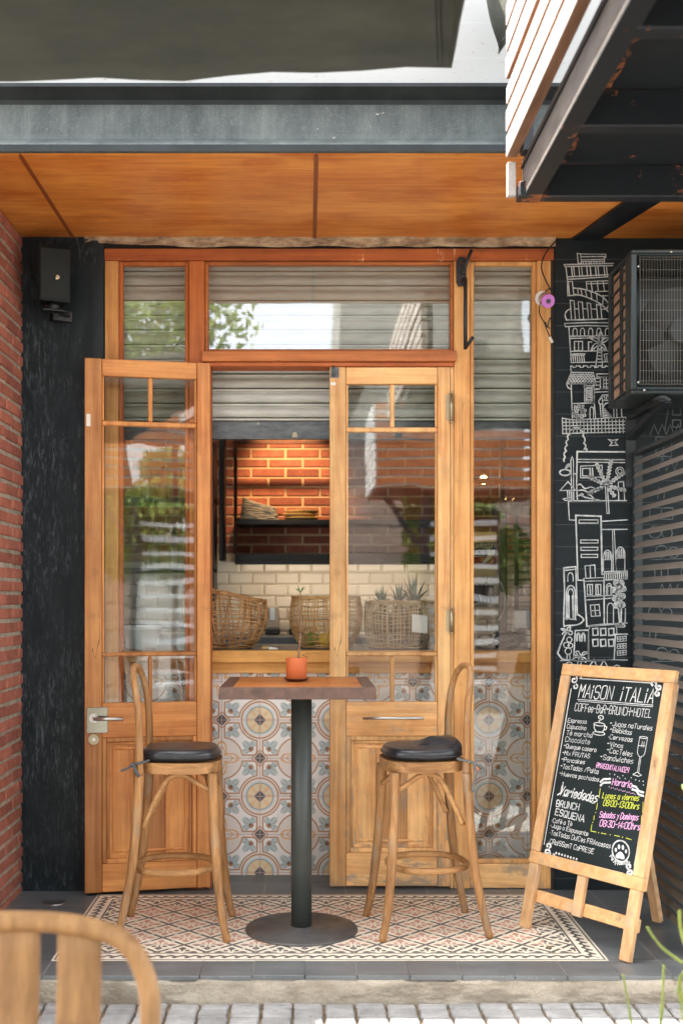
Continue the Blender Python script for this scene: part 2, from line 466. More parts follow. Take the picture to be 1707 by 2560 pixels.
BLACKPLA = pm('black_plastic', rgb(22, 24, 25), .45)
CABLE = pm('black_cable', rgb(20, 20, 20), .6)
def leather():
    m = Mat('black_leatherette'); f = m.vor(140, None, 'F1'); w = m.noise(1.0, m.vec((6, 26, 20)), 4, .6, 1.5)
    dust = m.noise(9, None, 4, .6).rng(.45, .8) * .35
    m.set(m.mix(dust, rgb(36, 38, 41), rgb(92, 88, 86)), .3, 0, .55); m.bump(w * 1.0 + f * .1, .45, .006); return m.m
LEATH = leather()
ROPE = pm('grey_cotton_tie', rgb(120, 118, 112), .9, c2=rgb(80, 80, 78), nscale=60)
ROPEB = pm('dark_cotton_tie', rgb(76, 80, 84), .9)
TERRA = pm('terracotta', rgb(206, 108, 54), .6, c2=rgb(192, 96, 48), nscale=8, bump=(120, .1, .001))
TERRAD = pm('dark_brown_saucer', rgb(96, 52, 40), .45)
SOIL = pm('soil', rgb(60, 48, 40), .95, bump=(80, 1, .005))
STEMB = pm('woody_stem', rgb(150, 118, 86), .8, c2=rgb(112, 78, 60), nscale=60)
LEAFG = pm('plant_leaf_green', rgb(122, 142, 96), .6, c2=rgb(90, 112, 70), nscale=12)
LEAFB = pm('pineapple_leaf', rgb(96, 124, 100), .5, c2=rgb(150, 168, 142), nscale=16)
STEMY = pm('succulent_stem_lime', rgb(150, 158, 62), .55, c2=rgb(104, 120, 44), nscale=30)
TABLEM = pm('bronzed_metal_edge', rgb(112, 86, 74), .42, .3, c2=rgb(84, 66, 58), nscale=22, bump=(120, .15, .001))
POLE = pm('charcoal_powdercoat', rgb(66, 70, 66), .45, .0, c2=rgb(54, 58, 56), nscale=5)
BASEM = pm('worn_iron_base', rgb(96, 92, 88), .5, .2, c2=rgb(78, 76, 74), nscale=9, bump=(40, .15, .001))
def basem():
    m = Mat('worn_iron_base_scuffed'); n = m.noise(7, None, 6, .7); q = m.noise(1.0, m.vec((16, 60, 10)), 4, .7)
    col = m.mix(n.rng(.35, .65), rgb(98, 94, 90), rgb(78, 77, 76)); col = m.mix(q.gt(.68, .02) * .5, col, rgb(170, 166, 160))
    m.set(col, n.rng(.3, .7, .35, .55), .25, .5); return m.m
BASEM = basem()
CANVAS = None
def canvas():
    m = Mat('olive_canvas'); n = m.noise(1.0, m.vec((2.2, 3, 9)), 6, .65); w = m.noise(1.0, m.vec((60, 60, 400)), 2, .5)
    col = m.mix(n.rng(.3, .7), rgb(94, 93, 84), rgb(74, 76, 70))
    m.set(col, .9, 0, .2); m.bump(w, .2, .001)
    tr = m.n('ShaderNodeBsdfTranslucent'); m.t.links.new(col.s, tr.inputs[0])
    mx = m.n('ShaderNodeMixShader'); mx.inputs[0].default_value = .3
    m.t.links.new(m.b.outputs[0], mx.inputs[1]); m.t.links.new(tr.outputs[0], mx.inputs[2]); m.t.links.new(mx.outputs[0], m.out.inputs[0])
    return m.m
CANVAS = canvas()
def glass(name, ior=1.55, tint=(.97, .985, .975, 1)):
    m = Mat(name); m.t.nodes.remove(m.b)
    a = m.n('ShaderNodeBsdfTransparent'); a.inputs[0].default_value = tint
    g = m.n('ShaderNodeBsdfGlossy'); g.inputs['Roughness'].default_value = 0.0
    wv = m.noise(2.2, None, 2, .5); bp = m.n('ShaderNodeBump'); bp.inputs['Strength'].default_value = .25; bp.inputs['Distance'].default_value = .004
    m.t.links.new(wv.s, bp.inputs['Height']); m.t.links.new(bp.outputs[0], g.inputs['Normal'])
    f0 = ((ior - 1) / (ior + 1)) ** 2; lw = m.n('ShaderNodeLayerWeight'); lw.inputs[0].default_value = .5
    fr = (E(m.t, lw.outputs['Facing']).pow(5.0) * (1 - f0) + f0)
    mx = m.n('ShaderNodeMixShader')
    m.t.links.new(fr.s, mx.inputs[0]); m.t.links.new(a.outputs[0], mx.inputs[1]); m.t.links.new(g.outputs[0], mx.inputs[2])
    m.t.links.new(mx.outputs[0], m.out.inputs[0]); return m.m
GLASS = glass('window_glass', 1.8)
GLASST = glass('transom_glass', 2.1)
BOTTLE = glass('clear_bottle_glass', 1.6, (.85, .9, .84, 1))
# ---------------------------------------------------------------- patterned encaustic tile of the counter front
def walltile(x0, z0, T):
    m = Mat('encaustic_wall_tile'); p = m.xyz()
    u = (p[0] - x0) / T; w = (p[2] - z0) / T
    pu = u.pp(1.0); pv = w.pp(1.0)
    a = pu.max(pv); b = pu.min(pv)                      # folded: rosette at 0,0  star at 1,0  curls at 1,1
    dA = elen(a, b); dC = elen(1 - a, 1 - b)
    sx = 1 - a; star2 = elen(sx, b); star1 = sx + b
    edge = b.min(1 - a)
    U = ((dA - .545).smin(dC - .545, .02)).smin(edge - .078, .05).smin(star2 - .15, .05)
    n = m.noise(9, None, 4, .6); tilei = m.noise(1.0, m.vec((5, 5, 5)), 0)
    cream = rgb(238, 229, 220); white = rgb(246, 243, 238); brown = rgb(192, 150, 116); orange = rgb(232, 180, 120)
    col = m.mix(U.gt(0, .012), cream, white)
    # leaves
    ex = (1 - a) - .235; ey = b - .235
    r = elen(ex, ey); th = ey.atan2(ex) - .785
    lob = (th * 5.0).cos() * .06 + .235
    leaf = (r - lob).lt(0, .012) * (th.abs()).lt(1.75, .05) * U.gt(.03, .01)
    lc = m.mix(((th * 10.0).cos()).gt(.1, .3) * .6, rgb(176, 189, 188), rgb(216, 221, 217))
    col = m.mix(leaf, col, lc)
    col = m.mix(r.lt(.06, .02), col, rgb(120, 104, 92))
    col = m.mix(elen(ex + .045, ey - .01).lt(.032, .012).max(elen(ex - .01, ey + .045).lt(.032, .012)), col, rgb(196, 136, 86))
    # contour
    col = m.mix((U - .0).abs().lt(.02, .008), col, brown)
    # curls
    tc = (1 - b).atan2(1 - a)
    cw = ((tc * 4.0).cos()) 
    cur = (dC - (cw * .13 + .30)).abs().lt(.03, .012) + (dC - (cw * .08 + .2)).abs().lt(.018, .01)
    col = m.mix(cur.min(1) * dC.lt(.49, .02), col, orange)
    # rosette rings
    col = m.mix((dA - .475).abs().lt(.022, .008), col, brown)
    col = m.mix(dA.lt(.40, .008), col, rgb(206, 218, 220))
    col = m.mix(dA.lt(.355, .006), col, rgb(128, 146, 146))
    ta = b.atan2(a)
    pet = ((ta * 8.0).cos()).gt(0, .25) 
    tile_id = m.n('ShaderNodeTexWhiteNoise'); tile_id.noise_dimensions = '2D'
    cb = m.n('ShaderNodeCombineXYZ'); m.t.links.new(u.floor().s, cb.inputs[0]); m.t.links.new(w.floor().s, cb.inputs[1]); m.t.links.new(cb.outputs[0], tile_id.inputs[0])
    tid = E(m.t, tile_id.outputs[0])
    col = m.mix(dA.lt(.335, .006), col, m.mix(pet * .6, m.mix(tid, rgb(226, 212, 178), rgb(238, 216, 176)), m.mix(tid, orange, rgb(236, 200, 156))))
    # diamonds
    dm = (a + b).min(star1)
    wav = (star2 * 0 + star1) - ((sx - b).abs() * 6.0).cos() * .02
    col = m.mix(star1.lt(.235, .008) * (wav.gt(.19, .008)), col, rgb(186, 130, 96))
    col = m.mix(dm.lt(.185, .006), col, rgb(222, 190, 170))
    col = m.mix(dm.lt(.155, .006), col, rgb(96, 94, 94))
    # joints and tile-to-tile tone
    fu = (u.fract() - .5).abs(); fw = (w.fract() - .5).abs()
    j = fu.max(fw).gt(.492, .004)
    col = m.mix(j, col, rgb(196, 170, 158))
    col = m.val(col, tid.rng(0, 1, .9, 1.05) * n.rng(.3, .7, .95, 1.04))
    m.set(col, n.rng(.3, .7, .22, .4), 0, .5); m.bump(j * -1, .4, .002); return m.m
WTILE = walltile(SX(649.8, 5.87), SZ(1800, 5.87), .2)
RX0, RX1, RY0, RY1, RT = -1.012, 1.203, 4.477, 5.467, .2014
def rugtile():
    m = Mat('encaustic_floor_tile'); p = m.xyz()
    T = (RX1 - RX0) / 11; TY = (RY1 - RY0) / 5
    u = (p[0] - RX0) / T; w = (p[1] - RY0) / TY
    e = (u.min(11 - u)).min(w.min(5 - w))
    fx = u.pp(.5); fy = w.pp(.5)
    dd = fx + fy
    inn = dd.lt(.5, .001)
    qx = fx * inn + (.5 - fx) * (1 - inn); qy = fy * inn + (.5 - fy) * (1 - inn)
    cream = rgb(242, 230, 208); dark = rgb(84, 84, 80); red = rgb(204, 150, 128)
    n = m.noise(12, None, 5, .65)
    col = m.mix(e.lt(0, .01), cream, cream)
    blob = (elen(qx - .235, qy) - .075).min(elen(qx, qy - .235) - .075).min(elen(qx - .15, qy * 1.0) - .03).min(elen(qx - .11, qy - .11) - .05)
    stem = (qx.min(qy) - .02).max(qx.max(qy) - .26)
    notch = elen(qx - .31, qy - .05) - .0
    mot = blob.min(stem).min((elen(qx - .3, qy) - .035)).min((elen(qx, qy - .3) - .035))
    hole = (elen(qx, qy) - .055)
    mm = mot.lt(0, .012) * hole.gt(0, .012)
    border = e.lt(1.0, .001)
    # inner diamonds: red motif, in the border half-diamonds: dark sprigs
    col = m.mix(mm, col, m.mix(border, red, dark))
    col = m.mix((dd - .5).abs().lt(.052, .008), col, dark)
    col = m.mix((dd - .5).abs().lt(.03, .008) * (fx - .25).abs().lt(.035, .01), col, cream)
    # border bands measured from the rug edge
    ax = (u.min(11 - u)).lt(0, .001); side = ((u.min(11 - u)) - (w.min(5 - w))).lt(0, .001)
    t = w * side + u * (1 - side)
    ph = (t * 4.0).fract() - .5
    scl = elen(ph * .25, e - .2)
    col = m.mix(e.lt(.46, .006), col, cream)
    col = m.mix((e - .43).abs().lt(.022, .008), col, dark)
    wave = (t * 25.13).sin() * .035
    band = (e - .245 - wave).abs().lt(.045, .012)
    drop = elen(ph * .25 - .02, (e - .17)).lt(.052, .012)
    col = m.mix(band.max(drop), col, dark)
    col = m.mix((e - .035).abs().lt(.018, .006), col, dark)
    # joints
    j = ((u.fract() - .5).abs()).max((w.fract() - .5).abs()).gt(.492, .003)
    col = m.mix(j * .7, col, rgb(176, 164, 150))
    col = m.mix(n.rng(.45, .75) * .18, col, rgb(150, 132, 116))
    m.set(col, n.rng(.3, .7, .4, .6), 0, .4); m.bump(j * -1, .3, .002); return m.m
RUG = rugtile()
def slate(name, jx=None, jy=None, x0=RX0, y0=RY0):
    m = Mat(name); p = m.xyz(); n = m.noise(3.5, None, 6, .65); q = m.noise(40, None, 3, .6); st = m.noise(1.0, m.vec((3, 14, 3)), 4, .7)
    col = m.mix((n * .6 + st * .4).rng(.35, .68), rgb(82, 86, 88), rgb(116, 118, 117))
    col = m.mix(q.gt(.66, .02) * .2, col, rgb(160, 158, 152))
    j = None
    if jx:
        j = (((p[0] - x0) / jx).fract() - .5).abs().gt(.491, .004)
        if jy: j = j.max((((p[1] - y0) / jy).fract() - .5).abs().gt(.491, .004))
        col = m.mix(j * .7, col, rgb(142, 140, 134))
    m.set(col, n.rng(.3, .7, .3, .5), 0, .5)
    m.bump(q * .3 + n, .12, .002); return m.m
SLATE = slate('slate_tile', .4028, .4028)
SLATEF = slate('slate_edge_tile', RT, None)
CONC = None
def conc():
    m = Mat('rough_kerb_concrete'); n = m.noise(4, m.vec((1, 1, 2)), 6, .7); q = m.noise(70, None, 5, .7); st = m.noise(1.0, m.vec((2.0, 2, 9)), 5, .7)
    col = m.mix(n.rng(.35, .68), rgb(196, 184, 166), rgb(150, 138, 120)); col = m.mix(st.gt(.55, .05) * .6, col, rgb(112, 102, 88))
    col = m.mix(q.rng(.5, .75) * .3, col, rgb(120, 108, 92))
    m.set(col, .95, 0, .25); m.bump(q * .7 + n, 1.0, .014); return m.m
CONC = conc()
def cobmat():
    m = Mat('paving_block_grey'); i = m.island(); n = m.noise(11, None, 6, .7); q = m.noise(120, None, 3, .6)
    col = m.mix(n.rng(.35, .7), rgb(164, 162, 158), rgb(134, 132, 128)); col = m.val(col, i.rng(0, 1, .8, 1.08)); col = m.mix(m.noise(34, None, 4, .7).gt(.63, .03) * .45, col, rgb(112, 106, 100))
    m.set(col, .85, 0, .3); m.bump(n + q * .5, .6, .005); return m.m
COB = cobmat()
SAND = pm('sandy_joint', rgb(150, 130, 104), .95, c2=rgb(96, 82, 66), nscale=30, bump=(90, 1, .006))
STREET = pm('street_asphalt_far', rgb(112, 110, 108), .9, c2=rgb(92, 90, 90), nscale=7, bump=(30, .4, .004))
def subway():
    m = Mat('cream_subway_tile'); i = m.island()
    m.set(m.val(m.mix(m.noise(2.0), rgb(226, 218, 202), rgb(210, 200, 182)), i.rng(0, 1, .92, 1.05)), .2, 0, .5); return m.m
SUBWAY = subway()
GROUT = pm('tile_grout', rgb(150, 138, 120), .9)
DARKTILE = slate('dark_counter_tile', .2, .2, 0, 0)
IRON = pm('rusty_brown_iron', rgb(84, 44, 30), .5, .3, c2=rgb(56, 32, 24), nscale=20)
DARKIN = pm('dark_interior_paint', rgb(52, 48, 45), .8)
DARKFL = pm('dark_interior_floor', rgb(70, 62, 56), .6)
CLOTH = pm('cream_folded_cloth', rgb(206, 196, 178), .9, c2=rgb(176, 166, 148), nscale=30, bump=(120, .3, .002))
PLATEM = pm('wooden_plate', rgb(216, 184, 120), .5, c2=rgb(198, 162, 100), nscale=8)
WICK = pm('dry_wicker', rgb(216, 180, 122), .75, c2=rgb(176, 130, 76), nscale=9)
WICKD = pm('brown_wicker', rgb(216, 172, 116), .75, c2=rgb(160, 110, 64), nscale=14)
WICKP = pm('pale_wicker', rgb(214, 190, 142), .75, c2=rgb(176, 144, 92), nscale=9)
LEMON = pm('lemon_yellow', rgb(224, 186, 40), .45)
LIMEM = pm('lime_green', rgb(120, 140, 48), .5)
PINE = pm('pineapple_skin', rgb(170, 132, 62), .7, c2=rgb(110, 92, 48), nscale=40, bump=(60, 1, .01))
PAPER = pm('paper_white', rgb(228, 224, 212), .8)
WPLAST = pm('white_plastic', rgb(222, 222, 218), .4)
PINK = pm('pink_plastic', rgb(196, 116, 196), .45)
LENS = pm('lens_black', rgb(16, 18, 26), .1)
SOAPM = pm('soap_dispenser_beige', rgb(176, 164, 146), .4)
REDP = pm('poster_red', rgb(150, 34, 40), .6)
BLUEP = pm('card_blue', rgb(70, 124, 158), .6)
BAGM = pm('dark_shiny_wrap', rgb(60, 58, 62), .18, 0)
COILS = pm('condenser_fins', rgb(176, 144, 118), .6, .0, c2=rgb(148, 120, 98), nscale=30)
ACDARK = pm('condenser_black_green', rgb(34, 42, 42), .4, c2=rgb(44, 52, 50), nscale=3)
ACWIRE = pm('grille_wire', rgb(104, 100, 90), .45, .3)
FANM = pm('fan_blade_grey', rgb(40, 44, 44), .5)
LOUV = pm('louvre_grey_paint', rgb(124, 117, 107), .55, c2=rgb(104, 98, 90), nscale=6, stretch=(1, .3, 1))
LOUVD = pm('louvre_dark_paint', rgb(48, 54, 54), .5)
def emis(name, c, s):
    m = Mat(name); m.set(c, .5); m.b.inputs['Emission Color'].default_value = c; m.b.inputs['Emission Strength'].default_value = s; return m.m
BULB = emis('warm_bulb', rgb(255, 196, 120), 12)
LEAFM = None
def leafmat(name, a, b):
    m = Mat(name); i = m.island(); c = m.mix(i, a, b); m.set(c, .5, 0, .3)
    tr = m.n('ShaderNodeBsdfTranslucent'); m.t.links.new(c.s, tr.inputs[0]); mx = m.n('ShaderNodeMixShader'); mx.inputs[0].default_value = .35
    m.t.links.new(m.b.outputs[0], mx.inputs[1]); m.t.links.new(tr.outputs[0], mx.inputs[2]); m.t.links.new(mx.outputs[0], m.out.inputs[0]); return m.m
LEAFM = leafmat('tree_leaf', rgb(96, 122, 62), rgb(156, 170, 88))
BARK = pm('bark', rgb(104, 88, 74), .9, c2=rgb(74, 62, 52), nscale=12, bump=(20, 1, .02), stretch=(1, 1, .3))
# ================================================================ SETTING
YF, YB = 5.58, 5.69
FL = 0.0
# --- terrace floor: slate slab with an inlaid patterned panel
m = MB(); m.box(-3.2, 3.4, 4.31, 6.4, -.09, -.003); tag(m.build('terrace_floor', SLATE), kind='structure')
m = MB(); m.box(RX0 - .005, RX1 + .005, RY0 - .004, RY1 + .004, -.01, 0.0); tag(m.build('patterned_floor', RUG), kind='structure')
m = MB(); rnd = random.Random(4)
xs = -3.2 ; 
x = RX0 - RT * 12
while x < 3.4:
    m.box(x + .0015, x + RT - .0015, 4.288 + rnd.uniform(0, .006), RY0 - .006, -.02, -.001 + rnd.uniform(-.001, .001), .002); x += RT
tag(m.build('edge_tiles', SLATEF), kind='structure')
# --- kerb: rough concrete face
m = MB(); NX, NZ = 220, 8
gv = []
for i in range(NX + 1):
    row = []
    for j in range(NZ + 3):
        xx = -3.2 + 6.6 * i / NX
        if j <= NZ:
            zz = -.16 + .142 * j / NZ; yy = 4.296 - .004 * j / NZ
            if j == NZ: zz += .006 * noise.noise(Vector((xx * 9, 3, 0))) - (.012 if noise.noise(Vector((xx * 3.1, 8, 2))) > .38 else 0)
        else: zz = -.018; yy = 4.296 + .04 * (j - NZ)
        nn = noise.fractal(Vector((xx * 6, zz * 22, 1)), .9, 2.1, 5) * .009 + noise.noise(Vector((xx * 60, zz * 60, 4))) * .0025
        row.append(m.v((xx, yy + (nn if j <= NZ else 0), zz)))
    gv.append(row)
for i in range(NX):
    for j in range(NZ + 2): m.face([gv[i][j], gv[i + 1][j], gv[i + 1][j + 1], gv[i][j + 1]], True)
tag(m.build('kerb', CONC), kind='structure')
# --- street: joint bed sheet, real blocks near the kerb, far paving
m = MB(); m.box(-40, 40, -40, 4.34, -.3, -.118); tag(m.build('street', SAND), kind='structure')
m = MB(); rnd = random.Random(11)
rows = [(4.232, 4.287)] + [(4.232 - .083 * (k + 1), 4.232 - .083 * k) for k in range(46)]
for ri, (y0, y1) in enumerate(rows):
    x = -3.0 + rnd.uniform(-.006, .006)
    while x < 3.2:
        w = .118
        g = .0055
        h = -.103 + rnd.uniform(-.003, .003); sk = rnd.uniform(-.004, .004)
        jx = rnd.uniform(-.002, .002); jy = rnd.uniform(-.002, .002)
        p = [(x + g + jx - sk, y0 + g * .6 + jy, -.13), (x + w - g + jx - sk, y0 + g * .6 + jy, -.13), (x + w - g + jx, y1 - g * .6 + jy, -.13), (x + g + jx, y1 - g * .6 + jy, -.13)]
        t = rnd.uniform(-.002, .002)
        m.hexa(p + [(a, b, h + (t if i in (1, 2) else 0)) for i, (a, b, c) in enumerate(p)], .006, 1)
        x += w
tag(m.build('street_paving_blocks', COB), kind='structure')
m = MB(); m.box(-40, 40, -40, .38, -.125, -.106); m.box(-40, -3.1, .38, 4.3, -.125, -.106); m.box(3.3, 40, .38, 4.3, -.125, -.106)
tag(m.build('street_paving', STREET), kind='structure')
# --- interior floor and ceiling
m = MB(); m.box(-3.2, 3.4, 6.4, 8.6, -.09, -.004); tag(m.build('interior_floor', DARKFL), kind='structure')

# ================================================================ BUILDING SHELL (each wall a thing)
# left brick wall: real courses
XBW = -1.405
m = MB(); rnd = random.Random(3); z = -.09; k = 0; CH = .0655
m.mi = 1; m.box(XBW - .26, XBW - .006, 3.9, 5.6, -.1, 3.27); m.mi = 0
while z < 3.2:
    y = 5.585 - (.115 if k % 2 else 0)
    if k % 2: yy1 = 5.585; segs = [(5.585 - .105, 5.585)]
    else: segs = []
    while y > 3.95: segs.append((y - .215, y)); y -= .225
    for (a, b) in segs:
        o = rnd.uniform(-.004, .004); dz = rnd.uniform(-.003, .003)
        m.box(XBW - .09, XBW + o + .001, max(a, 3.9), b - .001, z + dz, z + CH - .018 + dz + rnd.uniform(-.002, .002), .004)
    z += CH; k += 1
tag(m.build('brick_side_wall', [BRICKV, MORTAR]), 'red brick side wall with grey mortar at the left edge of the porch', 'wall')
# black plaster pillar left of the shopfront
m = MB(); XL = XBW - .02; XR = DX(240, YF)
NXp, NZp = 14, 70
gv = [[m.v((XL + (XR - XL) * i / NXp, 5.548 + .006 * noise.fractal(Vector((i * .5, j * .35, 2)), .8, 2, 4) + (.0 if i < NXp else .012), -.02 + 3.28 * j / NZp)) for j in range(NZp + 1)] for i in range(NXp + 1)]
for i in range(NXp):
    for j in range(NZp): m.face([gv[i][j], gv[i + 1][j], gv[i + 1][j + 1], gv[i][j + 1]], True)
m.box(XL, XR - .001, 5.566, 5.8, -.02, 3.26)
tag(m.build('black_plaster_pillar', BLACKPL), 'rough plaster pillar painted glossy black between the brick wall and the shopfront', 'pillar')
# chalk wall right of the shopfront
XC0 = DX(1272, YF)
cw = thing('chalk_drawing_wall', 'black painted wall covered with white chalk drawings of houses and palms', 'wall', (XC0, YF, 0))
m = MB(); m.box(XC0, 3.6, YF - .012, 5.8, -.02, 3.27); m.build('wall_panel', CHALKW, cw)
m = MB(); m.box(XC0 - .018, XC0 - .001, YF - .004, 5.72, -.02, 3.24); m.build('edge_strip', pm('dark_edge_wood', rgb(58, 44, 36), .8, c2=rgb(36, 32, 30), nscale=20), cw)
# weathered strip over the frame
m = MB(); N = 90; x0, x1 = DX(196, 5.56), XC0
gv = []
for i in range(N + 1):
    xx = x0 + (x1 - x0) * i / N; t = i / N
    zt = 3.262; zb = DZ(571 - 10 * max(0, 1 - t * 5), YF) + .006 * noise.noise(Vector((xx * 5, 0, 0)))
    if xx > 1.02: zb += .0
    row = []
    for j in range(6):
        zz = zb + (zt - zb) * j / 5
        row.append(m.v((xx, 5.548 + .012 * noise.fractal(Vector((xx * 9, zz * 30, 5)), .9, 2, 4), zz)))
    row.append(m.v((xx, 5.7, zt))); gv.append(row)
for i in range(N):
    for j in range(6): m.face([gv[i][j], gv[i + 1][j], gv[i + 1][j + 1], gv[i][j + 1]], True)
tag(m.build('mortar_strip', LINTEL), 'weathered pale mortar strip between plywood ceiling and timber header', 'lintel')
# upper wall above the beam
m = MB(); m.box(-5, 4.2, 4.60, 5.0, 3.45, 4.41); tag(m.build('upper_wall', CRACKW), 'white upper wall with chipped paint above the dark steel beam', 'wall')
# roof over the cafe (out of sight, keeps the porch and the room dark)
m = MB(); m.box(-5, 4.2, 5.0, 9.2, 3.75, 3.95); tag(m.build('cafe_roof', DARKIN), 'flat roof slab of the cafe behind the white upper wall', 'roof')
# steel beam: channel with two flanges
CEIL = 3.24
zb0 = SZ(386, 4.50); zw0 = SZ(362, 4.50)
bz = CEIL + .004
m = MB()
prof = [(4.50, bz), (4.50, SZ(361, 4.50)), (4.505, SZ(358, 4.505)), (4.565, SZ(347, 4.565)), (4.572, SZ(335, 4.572)), (4.572, SZ(262, 4.572)), (4.565, SZ(250, 4.565)), (4.505, SZ(219, 4.505)+.01), (4.50, SZ(216, 4.5)), (4.50, SZ(207, 4.5)), (4.70, SZ(207, 4.5)), (4.70, bz)]
m.prism([(-5, y, z) for (y, z) in prof], (9.2, 0, 0))
for f in m.bm.faces:
    c = f.calc_center_median()
    if f.normal.y < -.5 or True:
        if c.y < 4.502 or (4.50 < c.y < 4.57 and c.z > SZ(262, 4.55)): f.material_index = 1  # dark painted lips; top flange underside darkened too, standing for its shade
tag(m.build('steel_beam', [BEAM, pm('flange_paint_and_shade', rgb(24, 29, 30), .6, c2=rgb(38, 43, 44), nscale=7, spec=.3)]), 'long dark grey steel beam with dusty web spanning above the plywood ceiling', 'beam')
# plywood ceiling: panels, battens, black cross strip
pc = thing('plywood_ceiling', 'varnished orange plywood ceiling panels over the porch', 'ceiling', (0, 5.0, CEIL))
cuts = [(-3.2, DX(80, 4.53)), (DX(80, 4.53), DX(765, 4.6)), (DX(765, 4.6), 1.60), (1.60, 3.6)]
xa = -1.165; xb = .058
for a, b in ((-1.68, -1.154), (-1.154, .042), (.042, 1.3), (1.5, 3.6)):
    m = MB(); m.box(a + .003, b - .003, 4.52, 5.60, CEIL, CEIL + .018); m.build('ceiling_panel', W_PLY, pc)
for xx in (-1.154, .042):
    m = MB(); m.box(xx - .009, xx + .009, 4.53, 5.58, CEIL - .004, CEIL - .0005, .001); m.build('joint_batten', W_TRIM, pc)
m = MB()
m.hexa([(DX(1310, 5.57), 5.575, CEIL - .012), (DX(1372, 5.57), 5.575, CEIL - .012), (1.72, 4.52, CEIL - .012), (1.54, 4.52, CEIL - .012),
        (DX(1310, 5.57), 5.575, CEIL + .004), (DX(1372, 5.57), 5.575, CEIL + .004), (1.72, 4.52, CEIL + .004), (1.54, 4.52, CEIL + .004)])
m.build('cross_strip', rustblack('black_strip_chipped', .62), pc)
m = MB(); m.box(1.29, 1.52, 4.52, 5.6, CEIL + .0005, CEIL + .016); m.build('ceiling_panel', W_PLY, pc)
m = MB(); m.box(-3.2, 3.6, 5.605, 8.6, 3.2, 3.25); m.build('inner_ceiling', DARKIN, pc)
# interior walls
iw = thing('interior_back_wall', 'back wall of the bar, red brick above and cream subway tiles below', 'wall', (0, 8.2, 0))
YW = 8.2; zt = SZ(1402, YW)
m = MB(); m.mi = 1; m.box(-2.6, 3.2, YW + .012, YW + .3, 0, 3.2); m.mi = 0
z = zt + .05; k = 0; rnd = random.Random(5)
while z < 3.15:
    x = -2.4 - (.125 if k % 2 else 0)
    while x < 3:
        m.box(x + .008, x + .242, YW, YW + .05, z + .008, z + .062 + rnd.uniform(-.003, .002), .003); x += .25
    z += .0702; k += 1
m.build('brick_facing', [BRICKV, pm('pale_mortar', rgb(206, 176, 140), .95)], iw)
m = MB(); m.mi = 1; m.box(-2.6, 3.2, YW - .002, YW + .011, .9, zt); m.mi = 0
TW, TH = .1726, .0865; z = zt - TH; k = 0
while z > .95:
    x = SX(500 + 437 / 4.356, YW) - TW * 16 - (TW / 2 if k % 2 else 0)
    while x < 3:
        a, b, c, d = x + .0015, x + TW - .0015, z + .0015, z + TH - .0015; bv = .012
        vs = [m.v(q) for q in ((a, YW - .002, c), (b, YW - .002, c), (b, YW - .002, d), (a, YW - .002, d), (a + bv, YW - .010, c + bv), (b - bv, YW - .010, c + bv), (b - bv, YW - .010, d - bv), (a + bv, YW - .010, d - bv))]
        for ix in ((0, 1, 5, 4), (1, 2, 6, 5), (2, 3, 7, 6), (3, 0, 4, 7), (4, 5, 6, 7)): m.face([vs[i] for i in ix])
        x += TW
    z -= TH; k += 1
m.build('subway_tiling', [SUBWAY, GROUT], iw)
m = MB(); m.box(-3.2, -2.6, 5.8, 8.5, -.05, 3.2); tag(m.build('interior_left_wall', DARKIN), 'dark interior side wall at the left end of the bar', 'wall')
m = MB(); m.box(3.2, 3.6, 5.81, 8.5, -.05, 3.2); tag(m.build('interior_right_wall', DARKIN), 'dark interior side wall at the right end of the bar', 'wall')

# ================================================================ SHOPFRONT
sf = thing('timber_shopfront', 'orange timber shopfront with glazed sidelights, transom and a pair of half-glazed doors', 'shopfront', (0, YF, 0))
def fr(name, x0, x1, z0, z1, mat, y0=YF, y1=YB, bev=.003, label=None):
    m = MB(); m.box(x0, x1, y0, y1, z0, z1, bev); o = m.build(name, mat, sf)
    if label: o['label'] = label
    return o
X = lambda d: DX(d, YF)
Z = lambda d: DZ(d, YF)
HB = Z(598)
fr('header', X(240), X(1271), HB, Z(571), W_RED, YF - .006)
fr('post', X(241), X(272), .0, HB - .001, W_POST)
fr('post', X(434), X(470), .0, HB - .001, W_REDZ, label='reddish mullion post')
fr('post', X(1042), X(1079), .0, HB - .001, W_POST)
fr('post', X(1232), X(1270), .0, HB - .001, W_POST)
fr('transom_rail', X(465), X(1046), Z(832), Z(808), W_RAIL, YF - .03)
fr('door_head', X(476), X(1041), Z(842), Z(832) - .001, W_RED, YF - .012)
fr('sill_rail', X(1080), X(1231), .0, Z(1985), W_PALEX, YF + .01)
fr('sill_rail', X(273), X(433), .0, Z(1985), W_PALEX, YF + .01)
def beads(x0, x1, z0, z1, mat, w=.017):
    m = MB(); y0, y1 = YF + .012, YF + .05
    m.box(x0, x0 + w, y0, y1, z0, z1, .004); m.box(x1 - w, x1, y0, y1, z0, z1, .004)
    m.box(x0 + w, x1 - w, y0, y1, z1 - w, z1, .004); m.box(x0 + w, x1 - w, y0, y1, z0, z0 + w, .004)
    m.build('glazing_bead', mat, sf)
def pane(x0, x1, z0, z1, y=YF + .045, parent=sf, mat=None):
    m = MB(); tl = .0024 if mat else 0; m.hexa([(x0, y, z0), (x1, y, z0), (x1, y + .004, z0), (x0, y + .004, z0), (x0, y + tl, z1), (x1, y + tl, z1), (x1, y + .004 + tl, z1), (x0, y + .004 + tl, z1)]); return m.build('window_pane', mat or GLASS, parent)
beads(X(272) + .001, X(434) - .001, Z(1985) + .001, HB - .001, W_REDZ, .02); pane(X(272) + .016, X(434) - .016, Z(1985) + .016, HB - .016)
beads(X(470) + .001, X(1042) - .001, Z(808) + .001, HB - .001, W_RAIL, .016); pane(X(470) + .012, X(1042) - .012, Z(808) + .012, HB - .012, mat=GLASST)
